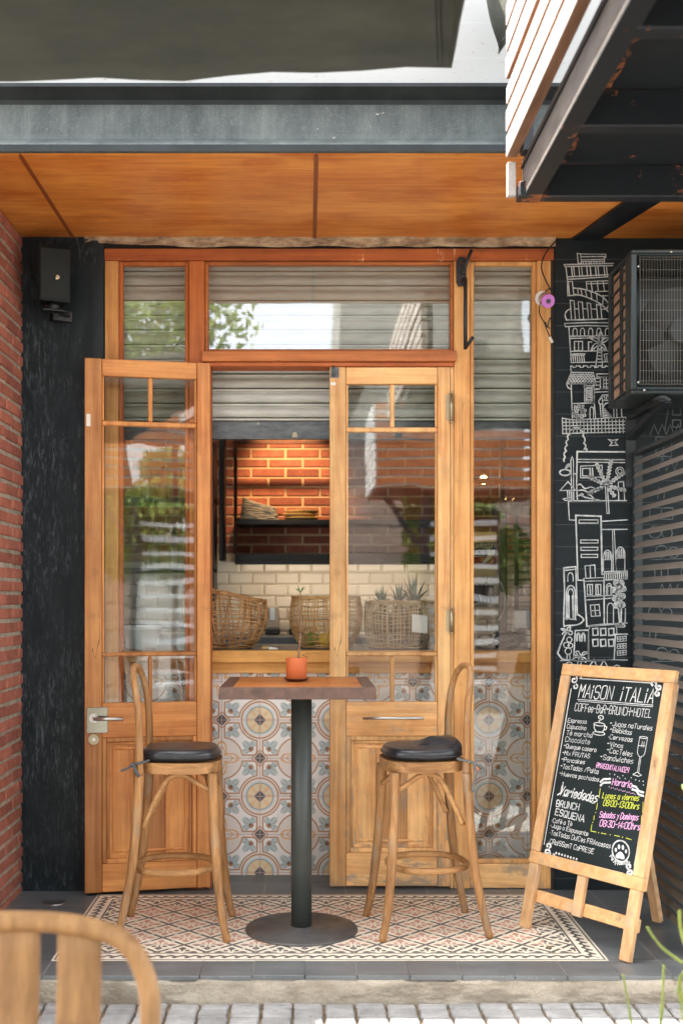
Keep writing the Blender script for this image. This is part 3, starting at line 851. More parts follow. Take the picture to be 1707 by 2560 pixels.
beads(X(1079) + .001, X(1232) - .001, Z(1985) + .001, HB - .001, W_POST, .02); pane(X(1079) + .016, X(1232) - .016, Z(1985) + .016, HB - .016)
# jambs of the opening (inner return) 
m = MB(); m.box(X(476), X(484), YF + .005, YB, .001, Z(842) - .001); m.build('jamb_lining', W_REDZ, sf)
m = MB(); m.box(X(1034), X(1041), YF + .005, YB, .001, Z(842) - .001); m.build('jamb_lining', W_PALE, sf)

def door(label, W, sgn, hinge, rz, zs, mats, stile_free, stile_hinge, panel_split):
    """local x runs from the hinge (0) towards the free edge (sgn*W); front face at y=0, thickness .045"""
    T = .045; wz, wx = mats
    d = MB()
    def bx(a, b, z0, z1, y0=0, y1=T, bev=.003):
        a, b = sorted((sgn * a, sgn * b)); d.box(a, b, y0, y1, z0, z1, bev)
    top, tr, mu, mb, gb, pt, pb = zs
    A, B = stile_hinge, W - stile_free
    bx(0, A, .012, top); bx(B, W, .012, top)
    # rails as a second piece so the grain runs across
    rails = []; r = None
    def rx(a, b, z0, z1, y0=0, y1=T, bev=.003, mm=None):
        a, b = sorted((sgn * a, sgn * b)); (mm or r).box(a, b, y0, y1, z0, z1, bev)
    for (q0, q1) in ((tr, top - .001), (pt, gb), (.014, pb)):
        r = MB(); rx(A + .0016, B - .0016, q0, q1, .001, mm=r); rails.append(r)
    o = d.build('door', wz, sf, local=True); o.location = Vector(hinge) - sf.location; o.rotation_euler = (0, 0, rz); o['label'] = label
    for q_ in rails: q_.build('rail', wx, o, local=True)
    g = MB(); mid = (A + B) / 2 - .003
    rx(A + .0007, B - .0007, mu, mu + .024, .008, .034, .005, g); rx(A + .0007, B - .0007, mb, mb + .02, .008, .034, .005, g)
    rx(mid - .011, mid + .011, mu + .0245, tr - .0007, .0085, .0335, .005, g); rx(mid - .011, mid + .011, gb + .0007, mb - .0007, .0085, .0335, .005, g)
    for (a, b) in ((A + .0008, A + .012), (B - .012, B - .0008)):
        for (z0, z1) in ((gb + .001, mb - .001), (mb + .021, mu - .001), (mu + .025, tr - .001)): rx(a, b, z0, z1, .01, .032, .003, g)
    g.build('muntin', wz, o, local=True)
    for (a, b, z0, z1) in ((A + .004, B - .004, mb + .01, mu + .01), (A + .004, mid - .002, mu + .014, tr + .004), (mid + .002, B - .004, mu + .014, tr + .004), (A + .004, mid - .002, gb - .004, mb + .006), (mid + .002, B - .004, gb - .004, mb + .006)):
        q = MB(); t = .0195; a, b = sorted((sgn * a, sgn * b)); q.box(a, b, t, t + .003, z0, z1); q.build('window_pane', GLASS, o, local=True)
    # lower panel: raised mouldings and planks
    p = MB(); x0, x1 = A + .001, B - .001; z0, z1 = pb + .001, pt - .001
    for i in range(panel_split):
        a = x0 + (x1 - x0) * i / panel_split; b = x0 + (x1 - x0) * (i + 1) / panel_split
        rx(a + .001, b - .001, z0, z1, .018, .034, .002, p)
    p.build('panel', wz, o, local=True)
    mo = MB()
    for k, (off, wd, yy) in enumerate(((.0, .022, .002), (.022, .016, .010), (.05, .012, .0135))):
        a, b, c, e = x0 + off, x1 - off, z0 + off, z1 - off
        for (q0, q1, s0, s1) in ((a, a + wd, c, e), (b - wd, b, c, e), (a + wd, b - wd, c, c + wd), (a + wd, b - wd, e - wd, e)): rx(q0, q1, s0, s1, yy, .0345, .004, mo)
    mo.build('moulding', wz, o, local=True)
    return o
zl = lambda d, Y=5.53: DZ(d, Y)
WD = .612
hl = (X(484) , YF - .018, 0)
dl = door('open left door leaf folded back against the sidelight, lever handle on its free stile', WD, -1, hl, R(11.5),
          (2.618, 2.535, 2.293, 1.163, .936, .768, .15), (W_OR, W_ORX), .082, .066, 3)
hr = (X(1033), YF - .004, 0)
WR = X(1033) - X(757)
dr = door('closed right door leaf with long horizontal pull bar and weathered foot', WR, -1, hr, 0,
          (Z(843), Z(882), Z(992), Z(1507), Z(1612), Z(1690), Z(1958)), (W_PALE, W_PALEX), .080, .062, 3)
# lever handle and lock on the open leaf
m = MB(); fx = -WD + .055
m.box(fx - .046, fx + .056, -.004, -.0005, .792 + .0, .918, .002); o = m.build('handle_plate', CHROME, dl, local=True)
m = MB(); m.tube([(fx - .012, -.004, .865), (fx - .012, -.045, .865)], .011, 14); m.tube([(fx - .012, -.004, .865), (fx - .012, -.012, .865)], .022, 18)
m.tube([(fx - .016, -.045, .865), (fx + .128, -.047, .862)], .0085, 12); m.build('handle', STEEL, dl, local=True)
m = MB(); m.tube([(fx - .012, -.0005, .762), (fx - .012, -.010, .762)], [.028, .026], 24); m.mi = 1; m.tube([(fx - .012, -.0098, .762), (fx - .012, -.0125, .762)], .009, 12)
m.build('lock', [BRASS, STEEL], dl, local=True)
m = MB(); m.box(-WD + .008, -WD + .028, -.002, -.0003, 2.285, 2.345); m.build('sticker', PAPER, dl, local=True)
# pull bar, bolt and hinges on the closed leaf
m = MB(); xa, xb = -(X(1033) - X(832)), -(X(1033) - X(970)); zz = Z(1647)
m.tube([(xa, -.045, zz), (xb, -.045, zz)], .0075, 12)
for xx in (xa + .05, xb - .04): m.tube([(xx, .001, zz), (xx, -.045, zz)], .006, 10)
m.build('handle', STEEL, dr, local=True)
for d0, d1 in ((905, 968), (1398, 1452), (1885, 1930)):
    m = MB(); m.tube([(.004, -.012, Z(d1)), (.004, -.012, Z(d0))], .0085, 12); m.box(-.02, .003, -.003, -.0006, Z(d1) + .006, Z(d0) - .006)
    for q in (Z(d0) + .004, Z(d1) - .004): m.sphere((.004, -.012, q), .008, 8)
    m.build('hinge', BRASS, dr, local=True)
m = MB(); m.box(-WR + .004, -WR + .045, -.004, -.0006, Z(868), Z(845)); m.tube([(-WR + .02, -.008, Z(866)), (-WR + .02, -.008, Z(840))], .005, 8); m.build('bolt', GALV, dr, local=True)
m = MB(); m.box(-WR + .004, -WR + .03, -.002, -.0004, Z(885), Z(878)); m.build('sticker', PAPER, dr, local=True)
# rubbing strip on the meeting stile
# ================================================================ ROLLER SHUTTER
YS = 5.765
rs = thing('roller_shutter', 'perforated metal roller shutter half lowered behind the shopfront glass', 'shutter', (0, YS, 0))
m = MB(); P = .0754; prof = []
k = 0
z = 2.360
pr = [(0.0, 0), (.004, -.009), (.009, -.0105), (.0135, -.008), (.0155, .004), (.0195, .006), (.0215, -.004), (.034, -.0115), (.046, -.013), (.058, -.0105), (.067, -.005), (.070, .0)]
while z < 3.3:
    prof += [(z + a, YS + b * 1.5) for a, b in pr]; z += P
x0, x1 = -.98, 1.25
A = [m.v((x0, y, z)) for z, y in prof]; B = [m.v((x1, y, z)) for z, y in prof]
for i in range(len(prof) - 1): m.face([A[i], B[i], B[i + 1], A[i + 1]], i % 12 in (1, 2, 6, 7, 8, 9))
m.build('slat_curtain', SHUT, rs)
m = MB(); m.box(x0, x1, YS - .014, YS + .01, 2.266, 2.3585, .003); m.box(x0, x1, YS - .03, YS - .0145, 2.266, 2.272); bb = m.build('bottom_bar', GALV, rs)
m = MB(); xx = SX(737, YS); m.tube([(xx, YS - .016, 2.29), (xx, YS - .024, 2.29)], .012, 14); m.box(xx - .014, xx + .014, YS - .022, YS - .0145, 2.275, 2.284)
m.build('lock', BRASS, bb); m = MB(); m.tube([(SX(646, YS), YS - .0145, 2.346), (SX(646, YS), YS - .018, 2.346)], .006, 10); m.build('screw', BRASS, bb)
# ================================================================ COUNTER
YT = 5.87
sc_ = thing('serving_counter', 'pine topped serving counter faced with patterned blue and ochre tiles', 'counter', (0, YT, 0))
ztop = SZ(1627, 5.80); zap = SZ(1657, 5.80); zti = SZ(1677, YT)
m = MB(); m.box(-1.3, 1.4, 5.80, 5.90, zap, ztop, .004); m.build('counter_edge', W_BAR, sc_)
m = MB(); m.box(-1.3, 1.4, 5.835, 5.90, zti - .01, zap - .001, .002); m.build('apron', W_BAR, sc_)
m = MB(); m.box(-1.3, 1.4, YT, 6.3, -.03, zti - .011); m.build('tiled_front', WTILE, sc_)
m = MB(); m.box(-1.3, 1.4, 5.901, 6.75, zap, ztop - .002); m.build('counter_top', DARKTILE, sc_)
m = MB(); m.box(-2.59, 3.19, 7.5, 8.18, 0, 1.19); tag(m.build('back_worktop', DARKTILE), 'dark tiled worktop against the subway tile wall', 'worktop')
m = MB(); m.box(-1.4, 1.5, YB + .02, 5.868, -.03, -.001, .002); tag(m.build('threshold', SLATEF), kind='structure')
# ================================================================ BAR STOOLS
def stool(label):
    t = thing('bar_stool', label, 'bar stool', (0, 0, 0), 0, 'bentwood bar stools at the high table')
    # seat rim: rounded trapezoid
    def outline(hx, hy, n=40, e=3.2, cx=.02):
        out = []
        for k in range(n):
            a = 2 * PI * k / n; c, s = math.cos(a), math.sin(a)
            x = hx * math.copysign(abs(c) ** (2 / e), c); y = hy * math.copysign(abs(s) ** (2 / e), s)
            y *= 1 + .06 * x / hx
            out.append((cx + x, y))
        return out
    m = MB(); o = outline(.176, .178)
    m.prism([(x, y, .703) for x, y in o], (0, 0, .046), .004); m.build('seat', W_OAKX, t, local=True)
    # legs
    for s in (-1, 1):
        m = MB()
        m.tube(cr([(.232, .195 * s, 0), (.208, .186 * s, .12), (.186, .170 * s, .32), (.172, .150 * s, .56), (.168, .142 * s, .704)], 6), [.0165, .0185, .0205, .0215, .0225], 12)
        m.build('leg', W_OAK, t, local=True)
    for s in (-1, 1):
        m = MB()
        m.tube(cr([(-.232, .195 * s, 0), (-.205, .186 * s, .12), (-.172, .176 * s, .30), (-.150, .170 * s, .52), (-.141, .165 * s, .70)], 6), [.0165, .0185, .02, .0205], 12)
        m.build('leg', W_OAK, t, local=True)
    m = MB()
    hp = [(-.141, -.165, .70), (-.141, -.165, .80), (-.143, -.163, .92), (-.152, -.155, 1.02), (-.168, -.128, 1.10), (-.180, -.07, 1.142), (-.183, 0, 1.15)]
    pts = hp + [(x, -y, z) for x, y, z in hp[-2::-1]]
    n_ = len(cr(pts, 7)); m.tube(cr(pts, 7), [.0138 + .0052 * abs(2 * i / (n_ - 1) - 1) ** 2.2 for i in range(n_)], 12); m.build('backrest', W_OAK, t, local=True)
    # foot ring
    m = MB(); m.tube([(-.005 + .170 * math.copysign(abs(math.cos(a)) ** .86, math.cos(a)), .165 * math.copysign(abs(math.sin(a)) ** .86, math.sin(a)), .283) for a in [2 * PI * k / 44 for k in range(44)]], .0145, 10, True)
    m.build('foot_ring', W_OAKX, t, local=True)
    # bent braces under the seat, one per side and one in front
    for s in (-1, 1):
        m = MB(); y = .140 * s
        m.tube(cr([(-.128, y * 1.06, .475), (-.085, y * 1.02, .57), (-.035, y * .98, .665), (.005, y * .95, .692), (.05, y * .95, .69), (.11, y * .98, .655), (.158, y * 1.02, .628)], 6), .0115, 9)
        m.build('brace', W_OAKX, t, local=True)
    m = MB(); m.tube(cr([(.172, -.125, .615), (.150, -.09, .64), (.128, -.035, .69), (.128, .035, .69), (.150, .09, .64), (.172, .125, .615)], 6), .0105, 9); m.build('brace', W_OAKX, t, local=True)
    return t
def cushion(label, loc, rz, lift=0.0, flip=1):
    t = thing('seat_cushion', label, 'cushion', loc, rz, 'black tie-on seat cushions')
    m = MB(); N, K = 44, 9; rings = []
    rnd = random.Random(label)
    for j in range(K + 1):
        f = j / K; ring = []
        ph = -PI / 2 + PI * f
        for k in range(N):
            a = 2 * PI * k / N; c, s = math.cos(a), math.sin(a); e = 3.0
            rx = .168 * abs(c) ** (2 / e) * (1 if c > 0 else -1); ry = .170 * abs(s) ** (2 / e) * (1 if s > 0 else -1)
            q = .86 + .14 * math.cos(ph); h = .026 * math.sin(ph) + .027
            wr = 1 + .012 * math.sin(a * 9 + 3 * f) * math.cos(ph)
            ring.append(m.v((.02 + rx * q * wr, ry * q * wr, .001 + h + (lift * max(0, -rx / .168) ** 3 * f))))
        rings.append(ring)
    for a, b in zip(rings, rings[1:]):
        for k in range(N): m.face([a[k], a[(k + 1) % N], b[(k + 1) % N], b[k]], True)
    m.face(rings[0][::-1])
    top = rings[-1]
    for q in (.8, .55, .3):
        nr = [m.v((.02 + (v.co.x - .02) * q, v.co.y * q, v.co.z + .004 * (1 - q) + .0035 * noise.noise(Vector((v.co.x * 14 * q, v.co.y * 30 * q, 3))))) for v in rings[-1]]
        for k in range(N): m.face([top[k], top[(k + 1) % N], nr[(k + 1) % N], nr[k]], True)
        top = nr
    m.face(top, True)
    m.tube([(.02 + .170 * math.copysign(abs(math.cos(a)) ** .667, math.cos(a)), .172 * math.copysign(abs(math.sin(a)) ** .667, math.sin(a)), .022) for a in [2 * PI * k / 60 for k in range(60)]], .004, 6, True)
    m.build('pad', LEATH, t, local=True)
    return t
s1 = stool('bentwood bar stool with black cushion left of the table, facing right'); s1.location = (-.565, 4.90, 0); s1.rotation_euler = (0, 0, R(.5))
s2 = copy_tree(s1); s2['label'] = 'bentwood bar stool with black cushion right of the table, facing left'
s2.location = (.527, 4.935, 0); s2.rotation_euler = (0, 0, R(187))
c1 = cushion('dull black seat cushion tied onto the left bar stool', (-.565, 4.90, .749), R(.5))
c2 = cushion('shiny black seat cushion with lifted rear edge on the right bar stool', (.527, 4.935, .749), R(187), .035)
for c, mt, sgn in ((c1, ROPEB, 1), (c2, ROPE, -1)):
    y = -.165 * sgn
    m = MB(); m.tube(cr([(-.10, y * .95, .012), (-.135, y * 1.12, .004), (-.165, y * 1.10, -.002), (-.168, y, -.006)], 6), .0055, 7); m.tube(cr([(-.168, y * 1.1, -.004), (-.19, y * 1.12, -.02), (-.215, y * 1.15, -.028)], 5), .005, 6)
    if sgn > 0: m.tube(cr([(-.16, y * 1.15, -.005), (-.15, y * 1.22, -.03), (-.135, y * 1.25, -.05)], 5), .007, 6)
    else: m.tube(cr([(-.165, y * 1.15, -.006), (-.168, y * 1.2, -.05), (-.155, y * 1.22, -.125)], 5), .006, 6)
    m.sphere((-.166, y * 1.14, -.004), .010, 8); m.build('tie', mt, c, local=True)
# ================================================================ HIGH TABLE
tb = thing('bar_table', 'square high bar table with plank inlaid top on a round iron base', 'table', (-.02, 4.89, 0))
TX0, TX1, TY0, TY1, TZ = SX(547, 4.565), SX(940, 4.565), 4.565, 5.22, 1.083
m = MB(); m.box(TX0, TX1, TY0, TY1, TZ - .049, TZ - .003, .0025)
w = .052
for (a, b, c, d) in ((TX0, TX1, TY0, TY0 + .03), (TX0, TX1, TY1 - w, TY1), (TX0, TX0 + w, TY0 + .03, TY1 - w), (TX1 - w, TX1, TY0 + .03, TY1 - w)): m.box(a + .001, b - .001, c + .001, d - .0005, TZ - .003, TZ - .0005, .001)
m.build('table_rim', TABLEM, tb)
m = MB(); ny = 4
for r_ in range(ny):
    ya = TY0 + .032 + (TY1 - w - TY0 - .034) * r_ / ny; yb = TY0 + .032 + (TY1 - w - TY0 - .034) * (r_ + 1) / ny
    xs = [TX0 + w + .002] + [TX0 + w + (TX1 - TX0 - 2 * w) * q for q in ((.28, .74) if r_ % 2 else (.5,))] + [TX1 - w - .002]
    for a, b in zip(xs, xs[1:]): m.box(a + .0008, b - .0008, ya + .0008, yb - .0008, TZ - .003, TZ, .0008)
m.build('table_top', W_TABLE, tb)
m = MB(); m.tube([(-.02, 4.89, .010), (-.02, 4.89, TZ - .052)], .0455, 28); m.build('pole', POLE, tb)
m = MB(); m.lathe([(.245, 0.0005), (.245, .006), (.240, .011), (.05, .013), (.047, .02)], (-.02, 4.89, 0), 64); m.build('base_plate', BASEM, tb)
# pot on the table
px, py = SX(741, 4.92), 4.92
sa = thing('plant_saucer', 'dark brown clay saucer under the terracotta pot on the table', 'saucer', (px, py, TZ))
m = MB(); m.lathe([(.032, .001), (.040, .0015), (.056, .012), (.058, .014), (.053, .0135), (.040, .006), (.01, .005)], (px, py, TZ), 32); m.build('dish', TERRAD, sa)
pt = thing('flower_pot', 'small terracotta pot with a bare thin plant on the bar table', 'flower pot', (px, py, TZ + .006))
m = MB(); z0 = TZ + .006; m.lathe([(.042, 0.001), (.0445, .004), (.0455, .05), (.0465, .094), (.0455, .097), (.0415, .097), (.041, .085), (.002, .084)], (px, py, z0), 36); m.build('pot', TERRA, pt)
m = MB(); m.lathe([(.0408, .084), (.03, .087), (.01, .089)], (px, py, z0), 20); m.build('soil', SOIL, pt)
m = MB(); P0 = Vector((px + .008, py, z0 + .086)); top = S(751, 1480, py)
m.tube(cr([P0, P0 + Vector((.004, 0, .05)), S(753, 1570, py), S(749, 1530, py), top], 6), [.0055, .0045, .0035, .003, .0028], 8)
for k in range(9): m.sphere(P0 + (top - P0) * (k * .055) + Vector((.002 * (-1) ** k, -.003, .0)), .0042, 6)
m.build('stem', STEMB, pt)
m = MB(); rnd = random.Random(2)
for k in range(16):
    a = rnd.uniform(0, 2 * PI); e = rnd.uniform(.25, 1.0); L = rnd.uniform(.022, .038)
    dr_ = Vector((math.cos(a) * math.cos(e), math.sin(a) * math.cos(e), math.sin(e)))
    m.tube([top - Vector((0, 0, .003)), top + dr_ * L * .5 + Vector((0, 0, .003)), top + dr_ * L], [.0012, .0018, .0006], 5)
m.build('leaf_tuft', LEAFG, pt)
# ================================================================ EASEL SIGN
EA, EB = Vector((.94, 4.95, 0)), Vector((1.298, 4.418, 0))
ew = (EB - EA).length; ex = (EB - EA).normalized(); en = Vector((.83, .558, 0)).normalized(); TH_ = math.atan2(.284, 1.144)
eu = Vector((0, 0, math.cos(TH_))) + en * math.sin(TH_); ef = ex.cross(eu).normalized()      # ef: towards the viewer
if ef.y > 0: ef = -ef
def eP(u, v, w=0): return EA + ex * u + eu * v + ef * w
def eUV(sx, sy):     # photo measurement -> board coordinates
    d = Vector(((sx - CX) / F, 1, -(sy - CY) / F)); o = Vector((0, 0, CZ))
    t = (EA - o).dot(ef) / d.dot(ef); q = o + d * t - EA
    return Vector((q.dot(ex), q.dot(eu)))
def eC(cx, cy): return eUV(1300 + cx / 3.853, 1650 + cy / 3.853)
es = thing('easel_sign', 'wooden easel chalkboard listing coffee and brunch menu, standing at the right of the porch', 'chalkboard sign', EA + (EB - EA) / 2)
def ebar(name, u0, u1, v0, v1, w0, w1, mat, bev=.003, pts=None):
    m = MB()
    p = [eP(u0, v0, w1), eP(u1, v0, w1), eP(u1, v0, w0), eP(u0, v0, w0), eP(u0, v1, w1), eP(u1, v1, w1), eP(u1, v1, w0), eP(u0, v1, w0)]
    m.hexa(p, bev); return m.build(name, mat, es)
TL, TR, BR_, BL = eC(420, 45), eC(1525, 100), eC(1170, 2235), eC(100, 1940)
u0, u1 = (TL.x + BL.x) / 2, (TR.x + BR_.x) / 2; v0, v1 = (BL.y + BR_.y) / 2, (TL.y + TR.y) / 2
FW = .053
fv = v1
ebar('frame_stile', u0, u0 + FW, v0 + FW, v1 - FW, -.012, .014, W_EASEL); ebar('frame_stile', u1 - FW, u1, v0 + FW, v1 - FW, -.012, .014, W_EASEL)
ebar('frame_rail', u0, u1, v1 - FW + .0005, v1, -.012, .0138, W_EASELX); ebar('frame_rail', u0, u1, v0, v0 + FW - .0005, -.012, .0138, W_EASELX)
ebar('chalkboard', u0 + FW - .005, u1 - FW + .005, v0 + FW - .005, v1 - FW + .005, -.006, .002, CHALKB, 0)
for a in (u0 + .006, u1 - FW - .004):
    ebar('leg', a, a + .052, .0 , v0 - .0005 + .0, -.014, .012, W_EASEL)
    ebar('leg', a + .002, a + .05, v0, v1 - .05, -.034, -.0125, W_EASEL)
ebar('crossbar', u0 + .02, u1 - .01, .118, .172, -.034, -.0145, W_EASELX)
um = (u0 + u1) / 2
ebar('stub', um - .028, um + .02, .112, v0 - .001, -.0142, .008, W_EASEL)
bt = eP(um, v1 - .10, -.04); bf = Vector((1.563, 4.974, 0)); 
m = MB(); m.bar(bf + (bt - bf) * .012, bt, .045, .028, ef, .003); m.build('rear_leg', W_EASEL, es)
# lettering
LT = MB(); fe = lambda p: eP(p.x, p.y, .0028)
def wr(txt, a, b, h, w, mi=0, slant=.08):
    h *= .92 if h > .06 else .76; w *= .68
    A, B = eC(*a), eC(*b); LT.mi = mi
    for st in text_strokes(txt, A, B, h, slant): LT.ribbon(st, w, fe)
HS = 1 / (3.853 * 590)        # crop pixel -> metres on the board (vertical)
def ln(pts, w, mi=0, smooth=0):
    LT.mi = mi; q = [eC(*p) for p in pts]
    if smooth: q = [v.to_2d() for v in cr([p.to_3d() for p in q], smooth)]
    LT.ribbon(q, w, fe)
def dot(c, r=.004, mi=0):
    LT.mi = mi; c = eC(*c); LT.poly([c + Vector((r * math.cos(k * PI / 4), r * math.sin(k * PI / 4))) for k in range(8)], fe)
wr('MA¡SON', (560, 362), (880, 380), .062, .0072, 0, .12); wr('¡TAL¡A', (965, 392), (1275, 418), .064, .0072, 0, .12)
ln([(553, 380), (1278, 436)], .004); ln([(560, 396), (1276, 452)], .0028)
wr('COFFee-BaR~BRUNCH~HOTEL', (525, 490), (1258, 556), .045, .0042, 0, .05)
for txt, a, b, h in (('Espresso', (458, 600), (636, 615), .024), ('Capuccino', (450, 658), (632, 676), .024), ('Té marcha', (444, 722), (690, 748), .027), ('Chocolate', (434, 785), (668, 812), .028),
    ('~Queque casero', (418, 845), (730, 887), .024), ('~Mix FRUTAS', (404, 912), (668, 945), .023), ('~Pancakes', (396, 975), (620, 1005), .023), ('~TosTadas /Palta', (386, 1042), (750, 1098), .026), ('~Huevos pochados', (376, 1110), (756, 1172), .023),
    ('~Jugos naTurales', (862, 632), (1268, 680), .026), ('~Bebidas', (862, 690), (1070, 722), .025), ('·Cervezas', (850, 760), (1078, 790), .025), ('~Vinos', (835, 828), (988, 850), .025), ('~CocTeles', (832, 890), (1076, 932), .028), ('~Sandwiches', (768, 955), (1084, 1000), .028)):
    wr(txt, a, b, h, .0036)
wr('@MAISONITALIA1029', (732, 1036), (1042, 1088), .028, .0036, 1)
wr('Variedades', (372, 1296), (735, 1372), .052, .0075, 0, .25)
ln([(360, 1300), (400, 1270), (415, 1180)], .006, 0, 4); ln([(410, 1312), (480, 1278), (560, 1290), (640, 1345), (700, 1380), (725, 1370)], .003, 0, 4)
wr('BRUNCH', (346, 1410), (562, 1448), .036, .0062); wr('ESQUENA', (336, 1490), (612, 1560), .036, .0062)
for txt, a, b, h in (('·Café o Té', (305, 1562), (496, 1600), .024), ('·Jugo o Espumante', (294, 1610), (650, 1695), .024), ('·TosTadas DulCes FRAncesas', (285, 1680), (866, 1815), .026), ('·CRoiSSanT CaPRESE', (274, 1765), (704, 1868), .026)):
    wr(txt, a, b, h, .0038)
wr('Horario', (884, 1202), (1070, 1232), .036, .005, 1, .1)
for c in ((775, 1168), (1068, 1225)):
    for dy in (0, 34):
        ln([(c[0], c[1] + dy + 8), (c[0] + 28, c[1] + dy - 18), (c[0] + 60, c[1] + dy - 20), (c[0] + 95, c[1] + dy - 22)] if c[0] < 900 else [(c[0] + 12, c[1] + dy - 12), (c[0] + 50, c[1] + dy + 0), (c[0] + 75, c[1] + dy + 36), (c[0] + 120, c[1] + dy + 52)], .0085, 0, 4)
wr('Lunes a viernes', (790, 1330), (1140, 1358), .030, .0042, 2, .2); wr('08:00-13:00hrs', (798, 1402), (1140, 1440), .033, .0042, 2, .2)
wr('Sabados y Domingos', (762, 1515), (1132, 1545), .032, .0042, 1, .25); wr('08:30-14:00hrs', (764, 1600), (1148, 1640), .034, .0048, 1, .2)
for a, b in (((772, 1238), (760, 1330)), ((745, 1380), (736, 1440)), ((715, 1500), (710, 1540)), ((692, 1585), (682, 1648)), ((682, 1648), (732, 1658)), ((782, 1668), (830, 1678)), ((908, 1690), (958, 1700)), ((1022, 1716), (1072, 1732)), ((1185, 1370), (1180, 1470)), ((1170, 1500), (1165, 1600))): ln([a, b], .0026, 2)
for q in ((740, 1350), (728, 1470), (700, 1565), (756, 1664), (868, 1684), (985, 1708)): dot(q, .0025, 2)
rnd = random.Random(8)
for q in ((865, 1100), (910, 1105), (940, 1125), (960, 1140), (990, 1115), (1012, 1143), (1070, 1135), (1112, 1155), (1148, 1165), (1185, 1170), (1188, 1205)): dot(q, .0028)
for k in range(14): dot((858 + k * 19, 1222 + k * 5.2 + (6 if k % 2 else 0)), .0024, 1 if k % 3 else 0)
# cup, glass, paw, ornaments
ell = lambda c, rx, ry, n=20, tl=.1: [(c[0] + rx * math.cos(2 * PI * k / n), c[1] + ry * math.sin(2 * PI * k / n) + tl * rx * math.cos(2 * PI * k / n)) for k in range(n + 1)]
ln(ell((764, 620), 52, 16), .0036); ln([(712, 622), (716, 660), (738, 690), (775, 697), (800, 685), (812, 655), (816, 630)], .004, 0, 4); ln([(815, 640), (834, 645), (828, 668), (806, 676)], .004, 0, 4)
ln(ell((758, 708), 58, 17), .0034); ln([(770, 608), (760, 585), (795, 570), (800, 548), (780, 535), (755, 545), (760, 562), (775, 560)], .0045, 0, 4)
ln([(1152, 745), (1130, 880), (1138, 915), (1155, 935), (1172, 930), (1200, 900), (1226, 752)], .003, 0, 3); ln(ell((1189, 748), 38, 9), .003); ln([(1152, 940), (1130, 1080)], .003); ln([(1164, 940), (1142, 1085)], .0022)
ln([(1086, 1102), (1130, 1080), (1168, 1112), (1140, 1122), (1086, 1104)], .003); ln([(1145, 825), (1205, 830)], .0025); ln([(1178, 785), (1170, 838)], .0025); ln([(1195, 790), (1188, 840)], .0025)
ln(ell((970, 1842), 82, 102, 28, .12), .006)
for c, rx, ry in (((922, 1830), 11, 20), ((952, 1800), 12, 24), ((990, 1806), 12, 24), ((1020, 1845), 10, 20)):
    LT.mi = 0; LT.poly([eC(*q) for q in ell(c, rx, ry, 12)[:-1]], fe)
LT.poly([eC(*q) for q in [(945, 1855), (965, 1845), (985, 1858), (1005, 1890), (1006, 1915), (985, 1922), (960, 1912), (935, 1912), (918, 1898), (922, 1878)]], fe)
wr('PeT', (862, 1895), (902, 1960), .018, .0045, 0); wr('FRIendly', (915, 1975), (1056, 1968), .020, .0045, 0)
ln([(580, 180), (1270, 222)], .005); ln([(492, 280), (232, 1775)], .005); ln([(1372, 355), (1100, 1980)], .005); ln([(320, 1890), (990, 2058)], .007)
for k in range(8): dot((348 + k * 28, 1860 + k * 8.5), .0055)
def swirl(c, a, sx, sy, w):
    for (cc, r, t0, t1) in (((0, 0), 26, 0, 5.4), ((52, -34), 30, 2.4, 7.4), ((12, 62), 24, -1.2, 4.0)):
        q = []
        for k in range(16):
            t = t0 + (t1 - t0) * k / 15; rr = r * (1 - .5 * k / 15)
            q.append((c[0] + sx * (cc[0] + rr * math.cos(t + a)), c[1] + sy * (cc[1] + rr * math.sin(t + a))))
        ln(q, w)
swirl((520, 195), 0, 1, 1, .0075); swirl((1335, 265), 0, -1, 1, .009); swirl((262, 1850), 0, 1, -1, .009); swirl((1060, 2050), 0, -1, -1, .009)
LT.build('lettering', [PAINTW, PAINTP, PAINTY], es, recalc=False)
# ================================================================ CHALK DRAWINGS ON THE WALL
CW = MB(); YC = YF - .0145
def cf(p): return Vector((p.x, YC, p.y))
class Dr:
    def __init__(s, ox, oy, k): s.o = (ox, oy, k)
    def p(s, q): 
        w = S(s.o[0] + q[0] / s.o[2], s.o[1] + q[1] / s.o[2], YC); return Vector((w.x, w.z))
    def l(s, pts, w=.0048, sm=0):
        q = [s.p(a) for a in pts]
        if sm: q = [v.to_2d() for v in cr([a.to_3d() for a in q], sm)]
        CW.ribbon(q, w, cf)
    def r(s, x0, y0, x1, y1, sk=0, w=.0048): s.l([(x0, y0), (x1, y0 + sk), (x1, y1 + sk), (x0, y1), (x0, y0)], w)
    def arch(s, x0, x1, y0, y1, w=.0046, sm=0): 
        h = min((x1 - x0) * .8, abs(y1 - y0) * .5); s.l([(x0, y1)] + [((x0 + x1) / 2 - (x1 - x0) / 2 * math.cos(PI * k / 8), y0 + h - h * math.sin(PI * k / 8)) for k in range(9)] + [(x1, y1)], w)
    def c(s, x, y, r, w=.0045, ry=None): s.l([(x + r * math.cos(2 * PI * k / 14), y + (ry or r) * math.sin(2 * PI * k / 14)) for k in range(15)], w)
d = Dr(1370, 590, 4.611)
d.l([(330, 200), (368, 205), (382, 315), (345, 318), (330, 200)]); d.l([(375, 208), (660, 210), (660, 245), (645, 245), (640, 235), (380, 240)]); d.l([(380, 275), (640, 268)]); d.l([(382, 292), (640, 290)]); d.l([(642, 240), (645, 310)])
for x in (400, 430, 465, 490, 525, 555, 590, 620): d.l([(x, 292), (x + 3, 315)], .0045)
